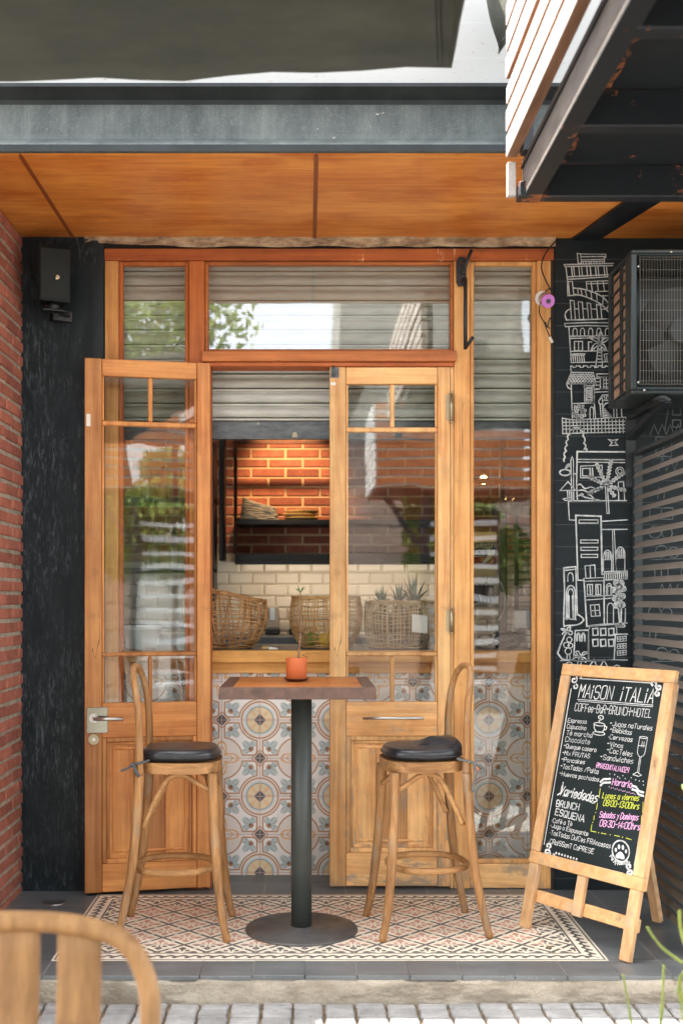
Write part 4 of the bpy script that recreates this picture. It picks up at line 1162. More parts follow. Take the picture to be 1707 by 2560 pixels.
d.l([(180, 330), (750, 315)]); d.l([(180, 330), (190, 352), (740, 340)]); d.l([(200, 352), (218, 500), (222, 690), (345, 682)]); d.l([(212, 472), (690, 445)]); d.l([(218, 500), (690, 470)])
for x in (265, 290, 350, 382, 440, 480, 540, 570, 640, 668): d.l([(x, 350), (x + 10, 462)])
d.l([(230, 525), (275, 522), (292, 682), (240, 685), (230, 525)]); d.l([(435, 525), (695, 515)]); d.l([(440, 550), (695, 545)]); d.l([(435, 525), (445, 628)])
for x in (490, 560, 630): d.l([(x, 522), (x + 15, 635)])
d.l([(290, 600), (400, 612), (520, 650), (620, 700), (692, 775), (690, 800), (670, 840)], .0062, 3); d.l([(292, 670), (400, 690), (520, 740), (620, 800), (695, 880)], .0062, 3)
for a, b in (((335, 608), (345, 680)), ((375, 612), (388, 688)), ((425, 625), (445, 712)), ((490, 645), (500, 735)), ((555, 680), (562, 765)), ((630, 720), (622, 800))): d.l([a, b])
d.l([(540, 640), (690, 635)]); d.l([(610, 690), (690, 688)])
for a in ((250, 740, 300, 965), (342, 755, 395, 958), (445, 770, 490, 955), (552, 790, 605, 955)): d.l([(a[0] + 15, a[3]), (a[0], a[1]), (a[2] - 5, a[1] + 8), (a[2] + 10, a[3])])
d.l([(255, 840), (215, 860), (192, 905), (205, 955), (250, 968), (690, 955)], .0062, 3); d.l([(300, 842), (345, 840)]); d.l([(390, 840), (450, 838)]); d.l([(490, 840), (555, 845)]); d.l([(605, 845), (655, 845)])
d.l([(690, 1000), (440, 998), (185, 1008), (195, 1046), (440, 1032), (695, 1040)]); d.l([(235, 1046), (262, 1460), (690, 1450)])
for x in (282, 368, 462, 556, 655): d.arch(x, x + 48, 1062, 1150)
d.l([(245, 1155), (690, 1150)]); d.l([(245, 1180), (690, 1172)]); d.r(300, 1215, 392, 1322); d.l([(346, 1215), (348, 1322)]); d.l([(500, 1222), (460, 1222), (462, 1322)]); d.l([(250, 1330), (690, 1322)])
d.l([(258, 1362), (418, 1358), (412, 1375), (260, 1378)])
for x in (285, 310, 335, 360, 385, 410): d.l([(x - 5, 1378), (x + 3, 1448)], .005)
for pts in ([(590, 1235), (560, 1180), (465, 1160), (520, 1200), (590, 1235)], [(590, 1235), (580, 1160), (602, 1105), (628, 1165), (600, 1235)], [(600, 1235), (640, 1185), (695, 1175), (660, 1215), (600, 1235)], [(585, 1240), (530, 1245), (495, 1315), (540, 1285), (585, 1245)], [(605, 1240), (640, 1255), (668, 1320), (620, 1285), (600, 1245)]): d.l(pts, .0058, 3)
d.l([(575, 1240), (545, 1505)]); d.l([(605, 1240), (622, 1505)])
for k in range(6): d.l([(572 - k * 5, 1265 + k * 38), (606 + k * 2, 1268 + k * 38)], .005)
d.l([(640, 1362), (690, 1358)]); d.l([(640, 1362), (655, 1450)]); d.l([(670, 1380), (675, 1450)])
q = [(262, 1570), (255, 1500)]
x = 262
for k in range(5): q += [(x + 18, 1498), (x + 20, 1515), (x + 55, 1512), (x + 58, 1495)]; x += 84
d.l(q + [(690, 1505)])
d.l([(262, 1572), (515, 1575), (548, 1700), (208, 1705), (262, 1572)])
for r_ in range(6):
    y = 1590 + r_ * 20; a = 255 - r_ * 9; b = 520 + r_ * 5; n = 9
    q = []
    for k in range(n * 4 + 1): q.append((a + (b - a) * k / (n * 4), y + 16 * abs(math.sin(PI * (k / 4 + .5 * (r_ % 2))))))
    d.l(q, .0045)
d.l([(262, 1708), (275, 2125)]); d.l([(210, 1708), (225, 1745), (258, 1765)], .006, 3); d.l([(525, 1710), (528, 1932), (545, 2120)]); d.l([(270, 1932), (530, 1925)])
for k in range(26):
    t = k / 26; P = 2 * (100 + 190) * t
    x, y = (420 + P, 1735) if P < 90 else ((515, 1735 + P - 90) if P < 270 else ((515 - (P - 270), 1912) if P < 360 else (425, 1912 - (P - 360))))
    d.c(x, y, 11, .004)
d.r(445, 1755, 490, 1888, 0, .005); d.r(458, 1778, 476, 1862, 0, .0045)
rnd = random.Random(5)
for k in range(30):
    a = 2 * PI * k / 10; rr = (38, 58, 74)[k % 3]; 
    d.c(355 + rr * math.cos(a + k) * .95, 2030 + rr * 1.15 * math.sin(a + k), 12, .004)
d.arch(338, 378, 2000, 2062, .005); d.arch(478, 520, 1970, 2118); 
d.l([(555, 1590), (690, 1590)]); d.l([(555, 1590), (560, 1625)]); d.l([(560, 1625), (690, 1620)])
for y in (1640, 1680, 1720, 1760): d.l([(545, y), (600, y)], .005); d.l([(640, y - 20), (690, y - 20)], .005)
d.r(598, 1625, 635, 1765); d.l([(665, 1625), (670, 1765)]); d.l([(535, 1770), (690, 1762)]); d.l([(535, 1800), (690, 1795)])
d.l([(580, 1900), (620, 1832), (690, 1832)]); d.l([(580, 1900), (585, 1935), (625, 1935), (622, 1895), (690, 1895)])
for x, y in ((610, 1880), (635, 1855), (660, 1878), (680, 1855)): d.arch(x - 12, x + 12, y - 10, y + 8, .0045)
d.l([(595, 1940), (605, 2085)]); d.l([(622, 1940), (628, 2085)]); d.l([(632, 1965), (660, 1930), (690, 1925)], .006, 3)
for k in range(6): d.l([(632 + k * 18, 1975 + k * 20), (632 + k * 18, 1995 + k * 20), (655 + k * 18, 1995 + k * 20)], .005); d.l([(632, 1995 + k * 18), (640 + k * 18, 1995 + k * 20)], .0045)
d.l([(750, 1960), (755, 2085)]); d.l([(785, 1960), (788, 2085)]); d.l([(840, 1990), (845, 2090)])
d.l([(160, 2100), (290, 2120), (890, 2088), (890, 2255), (165, 2278), (160, 2100)])
for k in range(1, 18): d.l([(160 + k * 41, 2112), (165 + k * 41, 2272)], .0045)
for k in range(1, 4): d.l([(162, 2108 + k * 40), (890, 2096 + k * 40)], .0045)
d = Dr(1370, 1050, 3.733)
q = [(355, 290)]
for (x, y) in ((335, 270), (330, 215), (322, 150), (300, 95), (262, 80), (225, 88), (200, 130), (185, 180), (175, 235), (165, 290), (155, 345), (160, 405)): q += [(x, y)]
sc2 = []
for a, b in zip(q, q[1:]):
    for k in range(3):
        t = k / 3; mx = (a[0] + (b[0] - a[0]) * t, a[1] + (b[1] - a[1]) * t); nx, ny = -(b[1] - a[1]), b[0] - a[0]; L = math.hypot(nx, ny) or 1
        bul = 16 * math.sin(PI * t) ; sgn = 1
        cx_ = mx[0] - 250; sgn = 1 if (nx * cx_ + ny * (mx[1] - 220)) > 0 else -1
        sc2.append((mx[0] + sgn * nx / L * bul, mx[1] + sgn * ny / L * bul))
d.l(sc2, .007)
d.l([(558, 180), (600, 190), (645, 180), (620, 210), (645, 235), (572, 238), (595, 210), (558, 180)]); d.l([(270, 755), (262, 600), (268, 295), (755, 298), (758, 610)], .007); d.l([(272, 368), (755, 372)]); d.l([(272, 392), (755, 398)])
d.r(300, 430, 500, 540, -8); d.r(318, 452, 385, 522); d.l([(392, 448), (395, 525)]); d.l([(410, 448), (415, 522)])
d.l([(220, 340), (232, 378), (236, 752), (218, 752), (208, 380), (220, 340)]); d.c(155, 490, 50, .007, 28); d.l([(155, 460), (175, 420), (205, 410)], .007, 3); d.l([(160, 460), (185, 432), (210, 430)], .006, 3); d.l([(236, 500), (262, 505)], .006)
d.l([(108, 658), (182, 575), (250, 655), (108, 658)]); d.l([(178, 660), (180, 720)]); d.l([(198, 660), (198, 720)]); d.l([(135, 735), (210, 725)]); d.l([(135, 735), (155, 750), (215, 745)]); 
d.l([(218, 755), (728, 752)]); d.l([(185, 760), (195, 932), (248, 935)]); d.l([(185, 760), (225, 756)])
for (ex_, ey_) in ((445, 405), (585, 370), (715, 485), (370, 525), (365, 690), (720, 660), (620, 715)):
    ax, ay = 540, 610; d.l([(ax, ay), (ex_, ey_)], .0045); n = int(math.hypot(ex_ - ax, ey_ - ay) / 30)
    nx, ny = -(ey_ - ay), ex_ - ax; L = math.hypot(nx, ny); nx, ny = nx / L, ny / L
    for k in range(2, n + 1):
        t = k / n; bx_, by_ = ax + (ex_ - ax) * t, ay + (ey_ - ay) * t; dx_, dy_ = (ex_ - ax) / n, (ey_ - ay) / n
        for sg in (-1, 1): d.l([(bx_ - dx_, by_ - dy_), (bx_ - dx_ * .3 + sg * nx * 15, by_ - dy_ * .3 + sg * ny * 15), (bx_, by_)], .0058, 2)
d.l([(530, 615), (545, 872), (565, 870), (548, 612)]); d.c(665, 478, 38); d.c(665, 478, 20)
d.l([(268, 610), (300, 600), (340, 640), (400, 625), (450, 650), (500, 640)], .006, 3); d.l([(262, 660), (330, 655), (380, 690), (440, 750)], .006, 3); d.l([(262, 715), (310, 695), (340, 720), (480, 750)], .006, 3); d.c(405, 668, 16); d.c(312, 698, 12)
d.l([(650, 580), (700, 575), (710, 745)]); d.l([(650, 580), (655, 745)])
d.l([(328, 1495), (275, 1495), (255, 890), (490, 898), (500, 1440), (520, 1440)], .007); d.r(285, 932, 462, 962); d.r(300, 1120, 462, 1148); d.r(302, 1188, 460, 1216); d.r(305, 1254, 458, 1282)
d.l([(495, 945), (735, 932)]); d.l([(495, 1022), (735, 1020)]); d.l([(597, 1022), (605, 1405)]); d.l([(613, 1022), (632, 1405)])
for (x0, x1, y0, ym, y1) in ((512, 590, 1215, 1305, 1410), (630, 712, 1185, 1290, 1405)):
    d.arch(x0, x1, y0, y1); d.l([(x0 + 5, ym), (x1 - 3, ym - 10)])
    for k in range(1, 5): d.l([(x0 + k * (x1 - x0) / 5, y0 + 18), (x0 + k * (x1 - x0) / 5 + 4, ym)], .005)
d.l([(520, 1415), (735, 1410), (735, 1482), (525, 1495), (520, 1415)]); d.l([(520, 1430), (735, 1424)])
for k in range(10): d.l([(540 + k * 20, 1430), (543 + k * 20, 1486)], .005)
d.l([(340, 1362), (432, 1352), (438, 1475)]); d.l([(340, 1362), (350, 1475)]); d.l([(388, 1358), (392, 1472)])
d.l([(330, 1478), (520, 1470)]); d.l([(332, 1505), (520, 1500)]); d.l([(330, 1478), (358, 1925), (515, 1905)], .007); d.l([(518, 1470), (520, 1905)], .007)
d.r(362, 1535, 410, 1630); d.r(442, 1535, 488, 1628); d.l([(385, 1540), (392, 1625)]); d.l([(458, 1540), (465, 1622)]); d.l([(345, 1645), (520, 1640)]); d.l([(348, 1680), (520, 1668)])
d.l([(390, 1728), (472, 1722), (482, 1828), (400, 1832), (390, 1728)]); d.l([(430, 1726), (440, 1830)]); d.l([(395, 1780), (478, 1775)])
d.arch(540, 590, 1525, 1635); d.arch(552, 582, 1545, 1632); d.l([(522, 1640), (610, 1635)]); d.l([(522, 1668), (600, 1660)]); d.arch(548, 606, 1708, 1900); d.l([(515, 1905), (735, 1895)]); d.l([(718, 1760), (715, 1895)])
for (x, y) in ((632, 1520), (680, 1522), (615, 1585), (660, 1558), (697, 1575), (650, 1608), (622, 1665), (690, 1645), (660, 1675), (632, 1730), (688, 1725)): d.c(x, y, 24, .0072); d.c(x, y, 9, .005)
d.l([(648, 1720), (665, 1905)], .007); d.l([(680, 1720), (676, 1905)], .007)
for x in (640, 660, 680, 700): d.c(x, 1920, 13, .005)
d.l([(143, 1380), (255, 1368), (268, 1820)], .007); d.l([(143, 1405), (255, 1392)]); d.l([(143, 1380), (150, 1620), (142, 1900), (170, 1918), (270, 1910), (320, 1880), (322, 1850), (268, 1810)], .007, 3)
d.arch(180, 230, 1425, 1505); d.arch(168, 250, 1545, 1860, .007); d.arch(182, 232, 1575, 1858, .006); d.l([(148, 1850), (260, 1865)]); d.l([(192, 1640), (195, 1858)], .005); d.l([(222, 1640), (228, 1858)], .005)
for pts in ([(180, 1975), (150, 1950), (118, 1950), (150, 1970), (180, 1975)], [(180, 1975), (175, 1945), (200, 1932), (205, 1950), (180, 1975)], [(180, 1975), (215, 1970), (222, 1990), (200, 2005), (180, 1980)], [(178, 1978), (140, 1985), (130, 2000)]): d.l(pts, .006, 3)
d.l([(175, 1980), (140, 2040), (128, 2232), (735, 2238)], .007, 3); d.c(195, 2050, 24); d.c(168, 2100, 26); d.c(205, 2105, 22); d.c(185, 2158, 30); d.l([(175, 2190), (172, 2232)]); d.l([(198, 2190), (200, 2232)])
d.l([(235, 2225), (250, 1965), (375, 1960), (372, 2230)], .007); d.arch(262, 295, 1988, 2065); d.arch(308, 342, 1988, 2068); d.arch(270, 288, 2000, 2060, .004); d.arch(316, 334, 2000, 2062, .004)
d.l([(380, 1945), (385, 1925), (632, 1905), (638, 1990)]); d.l([(378, 1940), (375, 2230)])
for x in (412, 485, 560):
    for y in (1948, 2050): d.l([(x, y), (x + 48, y - 4), (x + 50, y + 58), (x + 4, y + 62), (x, y)], .007)
d.l([(612, 2235), (625, 2000), (735, 1998)], .007)
for y in (2025, 2092, 2155): d.r(642, y, 725, y + 42, -6); d.l([(668, y), (670, y + 40)], .005); d.l([(695, y - 2), (697, y + 40)], .005); d.l([(645, y + 20), (725, y + 15)], .005)
for pts in ([(285, 2210), (255, 2165), (280, 2160), (300, 2200)], [(300, 2200), (330, 2165), (368, 2170), (330, 2190), (300, 2205)], [(290, 2205), (250, 2195), (235, 2215), (290, 2212)], [(300, 2208), (345, 2225), (348, 2260), (320, 2235), (300, 2212)]): d.l(pts, .006, 3)
d.l([(285, 2212), (265, 2300)]); d.l([(310, 2212), (300, 2300)]); d.l([(380, 2300), (425, 2235), (452, 2300)]); d.l([(485, 2300), (515, 2238), (550, 2300)]); d.arch(165, 225, 2258, 2320); d.arch(610, 665, 2288, 2330)
d.l([(110, 2245), (735, 2243)], .004)
o = CW.build('chalk_drawing', PAINTM, cw, recalc=False)
# fainter drawings on the stretch of wall behind the louvres
CW = MB(); rnd = random.Random(21)
class Dw(Dr):
    def p(s, q): return Vector(q)
d = Dw(0, 0, 1)
d.l([(1.78, 2.28), (1.80, 2.40), (2.05, 2.41), (2.06, 2.30)], .006)
for i in range(4):
    for j in range(2): d.r(1.82 + i * .058, 2.30 + j * .06, 1.86 + i * .058, 2.335 + j * .06, 0, .006)
d.l([(2.10, 2.42), (2.14, 2.50), (2.12, 2.58), (2.17, 2.52), (2.19, 2.60), (2.21, 2.50)], .006, 3)
z = 2.24
while z > .1:
    x = 1.70 + rnd.uniform(0, .05)
    while x < 3.2:
        k = rnd.randrange(5); w_ = rnd.uniform(.06, .2); h = rnd.uniform(.05, .10)
        if k == 0: d.r(x, z, x + w_, z + h, 0, .006); d.l([(x + w_ / 2, z), (x + w_ / 2, z + h)], .005)
        elif k == 1:
            for i in range(int(w_ / .03)): d.l([(x + i * .03, z), (x + i * .03 + .006, z + h)], .006)
        elif k == 2: d.arch(x, x + w_ * .6, z + h, z, .006); d.arch(x + .02, x + w_ * .6 - .02, z + h - .03, z, .005)
        elif k == 3: d.l([(x + i * .02, z + (h if i % 2 else h * .3)) for i in range(int(w_ / .02) + 2)], .005)
        else: d.c(x + .03, z + .04, .03, .006); d.c(x + .09, z + .035, .026, .006); d.l([(x - .02, z), (x + w_, z + .005)], .005)
        x += w_ + rnd.uniform(.02, .14)
    z -= rnd.uniform(.085, .12)
CW.build('chalk_drawing', PAINTD, cw, recalc=False)['label'] = 'fainter chalk drawing behind the louvres'
# ================================================================ WALL-MOUNTED THINGS
# loudspeaker on the pillar
sp = thing('wall_speaker', 'black loudspeaker hanging high on the black plaster pillar', 'speaker', (-1.18, 5.45, 2.8))
Ys = 5.36
zt_, zb_ = DZ(566, Ys), DZ(690, Ys); xl, xr = DX(93, Ys) - .024, DX(161, Ys) - .024
m = MB()
ang = R(19); cxs = (xl + xr) / 2
M = Matrix.Translation((cxs, Ys + .07, 0)) @ Matrix.Rotation(ang, 4, 'Z')
wd = (xr - xl) / 2 / math.cos(ang)
p = [(-wd, -.07, zb_), (wd, -.07, zb_ - .004), (wd * .8, .08, zb_ + .012), (-wd * .8, .08, zb_ + .012), (-wd, -.07, zt_), (wd, -.07, zt_), (wd * .8, .08, zt_ - .012), (-wd * .8, .08, zt_ - .012)]
m.hexa([M @ Vector(q) for q in p], .008, 2); m.build('cabinet', DARKPL, sp)
m = MB(); a = M @ Vector((-wd + .012, -.073, 0)); 
m.hexa([M @ Vector(q) for q in ((-wd + .006, -.076, zb_ + .008), (wd - .006, -.076, zb_ + .006), (wd - .006, -.0705, zb_ + .006), (-wd + .006, -.0705, zb_ + .008), (-wd + .006, -.076, zt_ - .008), (wd - .006, -.076, zt_ - .008), (wd - .006, -.0705, zt_ - .008), (-wd + .006, -.0705, zt_ - .008))], .003)
m.build('grille', DARKPL, sp)
m = MB(); fs = lambda p: M @ Vector((p.x, -.0775, p.y)); lx, lz = .012, zb_ + (zt_ - zb_) * .43
for st in text_strokes('B', (lx - .006, lz - .006), (lx + .006, lz - .006), .014): m.ribbon(st, .003, fs)
for st in text_strokes('8', (lx - .008, lz - .009), (lx - .001, lz - .009), .010): m.ribbon(st, .003, fs)
m.build('badge', pm('gold_badge', rgb(226, 200, 160), .3, .6), sp, recalc=False)
m = MB(); m.tube([M @ Vector((0, .0, zb_ + .005)), M @ Vector((0, .0, zb_ - .03))], .035, 14); m.bar((-1.19, 5.50, zb_ - .028), (-1.19, 5.545, zb_ - .028), .05, .02); m.bar(M @ Vector((-.05, .0, zb_ - .034)), M @ Vector((.05, .0, zb_ - .034)), .06, .006); m.bar(M @ Vector((0, .08, 2.84)), (-1.17, 5.56, 2.84), .05, .05); m.build('bracket', BLACKPLA, sp)
m = MB(); m.tube(cr([D(72, 600, 5.54), D(74, 632, 5.52), D(86, 652, 5.48)], 6), .003, 6); m.tube(cr([M @ Vector((-.06, .02, zb_ + .01)), D(78, 688, 5.52), D(84, 712, 5.535), D(98, 716, 5.535), D(108, 702, 5.48)], 6), .0032, 6); m.build('cable', CABLE, sp)
# awning crank handle on the post
ck = thing('awning_crank', 'black iron crank handle with bracket hanging on the honey coloured post', 'crank handle', (DX(1066, 5.56), 5.56, 2.6))
m = MB()
a, b, c, e = DX(1047, 5.56), DX(1070, 5.56), DZ(657, 5.56), DZ(590, 5.56)
q = [(a + .012, e), (b - .01, e), (b, e - .02), (b, c + .012), (b - .012, c), (a + .01, c), (a, c + .02), (a, e - .02)]
m.prism([(x, 5.569, z) for x, z in q], (0, -.013, 0), .002)
m.build('bracket_plate', BLACKST, ck)
m = MB(); YK = 5.53
for q in ((DX(1058, 5.555), DZ(604, 5.555)), (DX(1058, 5.555), DZ(645, 5.555))): m = MB(); m.sphere((q[0], 5.5555, q[1]), .009, 10, (1, .4, 1)); m.build('rivet', IRON, ck)

m = MB(); m.tube([D(1062, 625, 5.555), D(1064, 622, YK)], .012, 10); m.tube([D(1064, 622, YK), D(1082, 573, YK - .02)], .0085, 10)
m.build('hook_arm', BLACKST, ck)
m = MB(); m.tube([D(1067, 640, YK + .012), D(1068, 640, YK), D(1068, 802, YK)], .0095, 10); m.tube([D(1068, 799, YK), D(1085, 775, YK - .06)], .009, 10); m.build('rod', BLACKST, ck)
# security camera and its cable
sc1 = thing('security_camera', 'small white bullet camera with pink front ring on the right post', 'camera', D(1246, 690, 5.55))
m = MB(); q0, q1 = D(1243, 684, 5.578), D(1249, 687, 5.55); ax = (D(1258, 692, 5.47) - D(1247, 686, 5.56)).normalized()
m.tube([D(1244, 685, 5.574), D(1245, 685, 5.562)], .036, 20); m.tube([D(1246, 686, 5.564), D(1250, 687, 5.54)], .015, 12); m.build('base', WPLAST, sc1)
b0 = D(1250, 686, 5.548); m = MB(); b1 = D(1257, 691, 5.462); m.tube([b0, b1], .030, 22); m.build('body', pm('beige_plastic', rgb(190, 168, 136), .5), sc1)
m = MB(); m.tube([b1 - ax * .001, b1 + ax * .010], [.034, .032], 24); m.mi = 1; m.tube([b1 + ax * .0095, b1 + ax * .014], .011, 16); 
m.build('front_ring', [PINK, LENS], sc1)
sc2_ = tag(None or MB().build('x', CABLE)) if False else None
m = MB()
Yw = 5.545
m.tube(cr([D(1275, 553, Yw), D(1250, 585, Yw), D(1243, 618, Yw), D(1258, 655, Yw), D(1268, 672, Yw)], 7), .0034, 6)
m.tube(cr([D(1268, 672, Yw), D(1258, 664, Yw), D(1242, 690, Yw), D(1238, 718, Yw), D(1250, 742, Yw), D(1262, 755, Yw)], 7), .003, 6)
m.tube(cr([D(1250, 742, Yw), D(1256, 760, Yw), D(1262, 775, Yw)], 6), .003, 6)
m.tube(cr([D(1256, 752, Yw), D(1262, 730, Yw), D(1266, 742, Yw), D(1272, 770, Yw), D(1276, 790, Yw)], 6), .003, 6)
m.tube([D(1250, 740, Yw), D(1252, 745, Yw)], .006, 8)
cb_ = tag(m.build('camera_cable', CABLE), 'thin black cable looping down the right post around the camera', 'cable')
m = MB(); m.tube([D(1261, 774, Yw), D(1268, 787, Yw)], .007, 8); m.build('connector', PAPER, cb_)
# ---------------------------------------------------------------- air conditioner
YA, YB2 = 5.05, 5.44
ac = thing('air_conditioner', 'black outdoor air conditioner unit hung on the chalk drawing wall', 'air conditioner', (1.9, 5.3, 2.35))
ax0 = SX(1577, YA); ax1 = ax0 + .86; az0, az1 = DZ(905, YA), DZ(572, YA)
gx0, gx1, gz0, gz1 = SX(1592, YA), ax0 + .56, DZ(888, YA), DZ(586, YA)
m = MB(); t = .012
m.box(ax0, ax1, YA, YB2, az1 - .02, az1, .006); m.box(ax0, ax1, YA, YB2, az0, az0 + .02, .006)
m.box(ax0, gx0, YA + .001, YA + .03, az0 + .02, az1 - .02, .004); m.box(gx1, ax1, YA + .001, YA + .03, az0 + .02, az1 - .02, .004)
m.box(gx0, gx1, YA + .001, YA + .03, az0 + .02, gz0, .003); m.box(gx0, gx1, YA + .001, YA + .03, gz1, az1 - .02, .003)
m.box(ax1 - .012, ax1 - .001, YA + .03, YB2 - .001, az0 + .02, az1 - .02); m.box(ax0 + .26, ax1 - .02, YB2 - .02, YB2 - .001, az0 + .02, az1 - .02)
m.box(ax0 + .001, ax0 + .012, YA + .031, YA + .10, az0 + .02, az1 - .02); m.box(ax0 + .001, ax0 + .012, YB2 - .05, YB2, az0 + .02, az1 - .02)
m.build('casing', ACDARK, ac)
m = MB(); m.box(ax0 + .014, ax0 + .034, YA + .10, YB2 - .05, az0 + .03, az1 - .03); m.build('coil', COILS, ac); m = MB(); m.box(ax0 + .06, ax0 + .5, YB2 - .06, YB2 - .03, az0 + .03, az1 - .03); m.build('rear_coil', ACDARK, ac)
m = MB(); n = 11
for k in range(n):
    z = az0 + .035 + (az1 - az0 - .09) * k / (n - 1); m.bar((ax0 + .006, YA + .10, z), (ax0 + .006, YB2 - .05, z - .012), .006, .008)
for y in (YA + .17, YA + .19): m.box(ax0 + .002, ax0 + .010, y, y + .008, az0 + .02, az1 - .02)
m.build('side_guard', ACDARK, ac)
m = MB(); gc = ((gx0 + gx1) / 2, (gz0 + gz1) / 2); x = gx0 + .012
while x < gx1 - .005: m.tube([(x, YA + .002, gz0 + .008), (x, YA - .008, gz0 + .014), (x, YA - .008, gz1 - .014), (x, YA + .002, gz1 - .008)], .0013, 5); x += .0128
z = gz0 + .025
while z < gz1 - .01: m.tube([(gx0 + .008, YA - .006, z), (gx1 - .008, YA - .006, z)], .0013, 5); z += .0455
m.tube([(gx0 + .008, YA - .006, gz0 + .01), (gx1 - .008, YA - .006, gz0 + .01), (gx1 - .008, YA - .006, gz1 - .01), (gx0 + .008, YA - .006, gz1 - .01)], .002, 6, True)
m.build('grille', ACWIRE, ac)
m = MB(); fc = Vector((gx0 + .235, YA + .12, gc[1] - .02))
m.tube([fc + Vector((0, -.04, 0)), fc + Vector((0, .06, 0))], .06, 20)
for k in range(3):
    a0 = R(100 + 120 * k); A = []; B = []
    for i in range(8):
        a = a0 + R(70) * i / 7; A.append(m.v(fc + Vector((.06 * math.cos(a), -.02 + .05 * i / 7, .06 * math.sin(a))))); rr = .215 - .03 * abs(i - 3) / 4
        B.append(m.v(fc + Vector((rr * math.cos(a - .2), -.05 + .12 * i / 7, rr * math.sin(a - .2)))))
    for i in range(7): m.face([A[i], A[i + 1], B[i + 1], B[i]], True)
m.build('fan', FANM, ac, recalc=False)
for (dx, dy) in ((1465, 612), (1465, 878), (1478, 896), (1540, 578)):
    q = D(dx, dy, YA - .002); m = MB(); m.sphere((q.x, YA - .001, q.z), .006, 8); m.build('screw', STEEL, ac)
bk = thing('unit_bracket', 'dark steel bracket arm holding up the air conditioner', 'bracket', (1.63, 5.5, 2.1))
m = MB(); m.bar(D(1448, 1005, 5.56), D(1530, 918, 5.12), .045, .03, bev=.003); m.bar((1.61, 5.56, az0 - .018), (1.61, 5.06, az0 - .018), .04, .03, bev=.003); m.bar((1.61, 5.563, az0 - .03), (1.61, 5.563, 2.0), .05, .01, up=(0, 1, 0))
m.build('arm', BLACKST, bk); m = MB(); m.bar((2.2, 5.56, az0 - .018), (2.2, 5.06, az0 - .018), .04, .03, bev=.003); m.build('arm', BLACKST, bk)
m = MB(); m.tube(cr([D(1500, 918, 5.07), D(1520, 912, 5.03), D(1536, 920, 5.03)], 5), .010, 8); m.build('clamp', BLACKST, bk)
# ---------------------------------------------------------------- louvre screen
XLv = 1.632
lv = thing('louvre_screen', 'grey slatted louvre screen enclosing the corner below the air conditioner', 'louvre screen', (XLv, 4.9, 0))
zT = 2.155; y0, y1 = 4.3, 5.535; P_ = .0578
m = MB(); m.mi = 0
z = zT - .03
while z > .03:
    # each blade: light sloping top face, dark drop lip
    a = Vector((XLv - .004, 0, z)); 
    p = lambda y: [(XLv - .020, y, z - .026), (XLv + .026, y, z - .004), (XLv + .026, y, z - .001), (XLv - .002, y, z + .003)]
    A, B = p(y0), p(y1)
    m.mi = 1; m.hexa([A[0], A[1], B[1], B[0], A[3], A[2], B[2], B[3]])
    z -= P_
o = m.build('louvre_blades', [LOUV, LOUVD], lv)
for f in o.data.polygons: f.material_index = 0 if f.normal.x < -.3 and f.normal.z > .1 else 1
for yy in (y1 + .001, y0 - .035):
    m = MB(); m.box(XLv - .01, XLv + .03, yy, yy + .034, 0, zT + .005, .002); m.build('post', LOUVD, lv)
m = MB(); m.box(XLv - .02, XLv + .03, y0, y1, zT, zT + .02, .002); m.build('top_rail', LOUVD, lv)
# ================================================================ SLATTED BALCONY OVER THE STREET
bx = .767; bz0 = 2.90
bl = thing('slatted_balcony', 'upper balcony with whitewashed wooden slats and rusty black steel underside', 'balcony', (1.6, 2.6, bz0))
for k in range(7):
    z = 3.060 + .0955 * k + (.004 if k >= 3 else 0)
    h = .076 if k != 2 else .066
    o = (.0, .004, -.006, .006, -.004, .002, 0)[k]
    m = MB(); m.mi = 1
    yb = 4.10 + o
    m.box(bx - .036 + .0, bx + .004, 1.05, yb, z, z + h - .004 * (k == 2), .003)
    m.build('slat_board', [W_SLAT, W_SLATBACK], bl)
    ob = bpy.data.objects[-1] if False else [c for c in bl.children][-1]
    for f in ob.data.polygons:
        f.material_index = 0 if (f.normal.x < -.5 or f.normal.y > .5) else 1
for yy in (1.4, 2.75, 4.02):
    m = MB(); m.box(bx + .006, bx + .045, yy - .03, yy + .03, 3.045, 3.80, .002); m.build('slat_post', BLACKST, bl)
m = MB(); m.box(bx + .024, bx + .03, 1.1, 4.10, bz0 + .010, bz0 + .15, .001); m.build('side_plate', GREYST, bl)
m = MB(); m.box(bx + .022, bx + .085, 1.1, 4.10, bz0, bz0 + .008, .001); m.box(bx + .031, bx + .036, 1.1, 4.10, bz0 + .009, bz0 + .14); m.build('edge_angle', RUSTB, bl)
m = MB(); m.box(bx + .001, bx + .085, 4.03, 4.105, bz0 - .003, bz0 + .05, .003); m.build('corner_block', RUSTH, bl)
m = MB(); m.box(bx - .034, bx - .003, 4.075, 4.10, 2.912, 3.035, .0012); m.build('corner_slat_offcut', W_SLAT, bl)
for k, yy in enumerate((4.10, 3.50, 2.91, 2.32, 1.73)):
    m = MB(); xo = bx + (.0 if k == 0 else .075)
    m.box(xo + .088 * (k == 0), 2.9, yy - .055, yy, bz0 - .002, bz0 + .006, .002); m.box(xo + .088 * (k == 0), 2.9, yy - .062, yy - .0555, bz0 - .002, bz0 + .11, .002); m.build('cross_beam', RUSTB, bl)
m = MB(); m.box(bx + .017, 2.9, 1.1, 4.09, bz0 + .115, bz0 + .125); m.build('deck_plate', rustblack('deck_black_peeling', .625), bl)
m = MB(); rnd = random.Random(31)
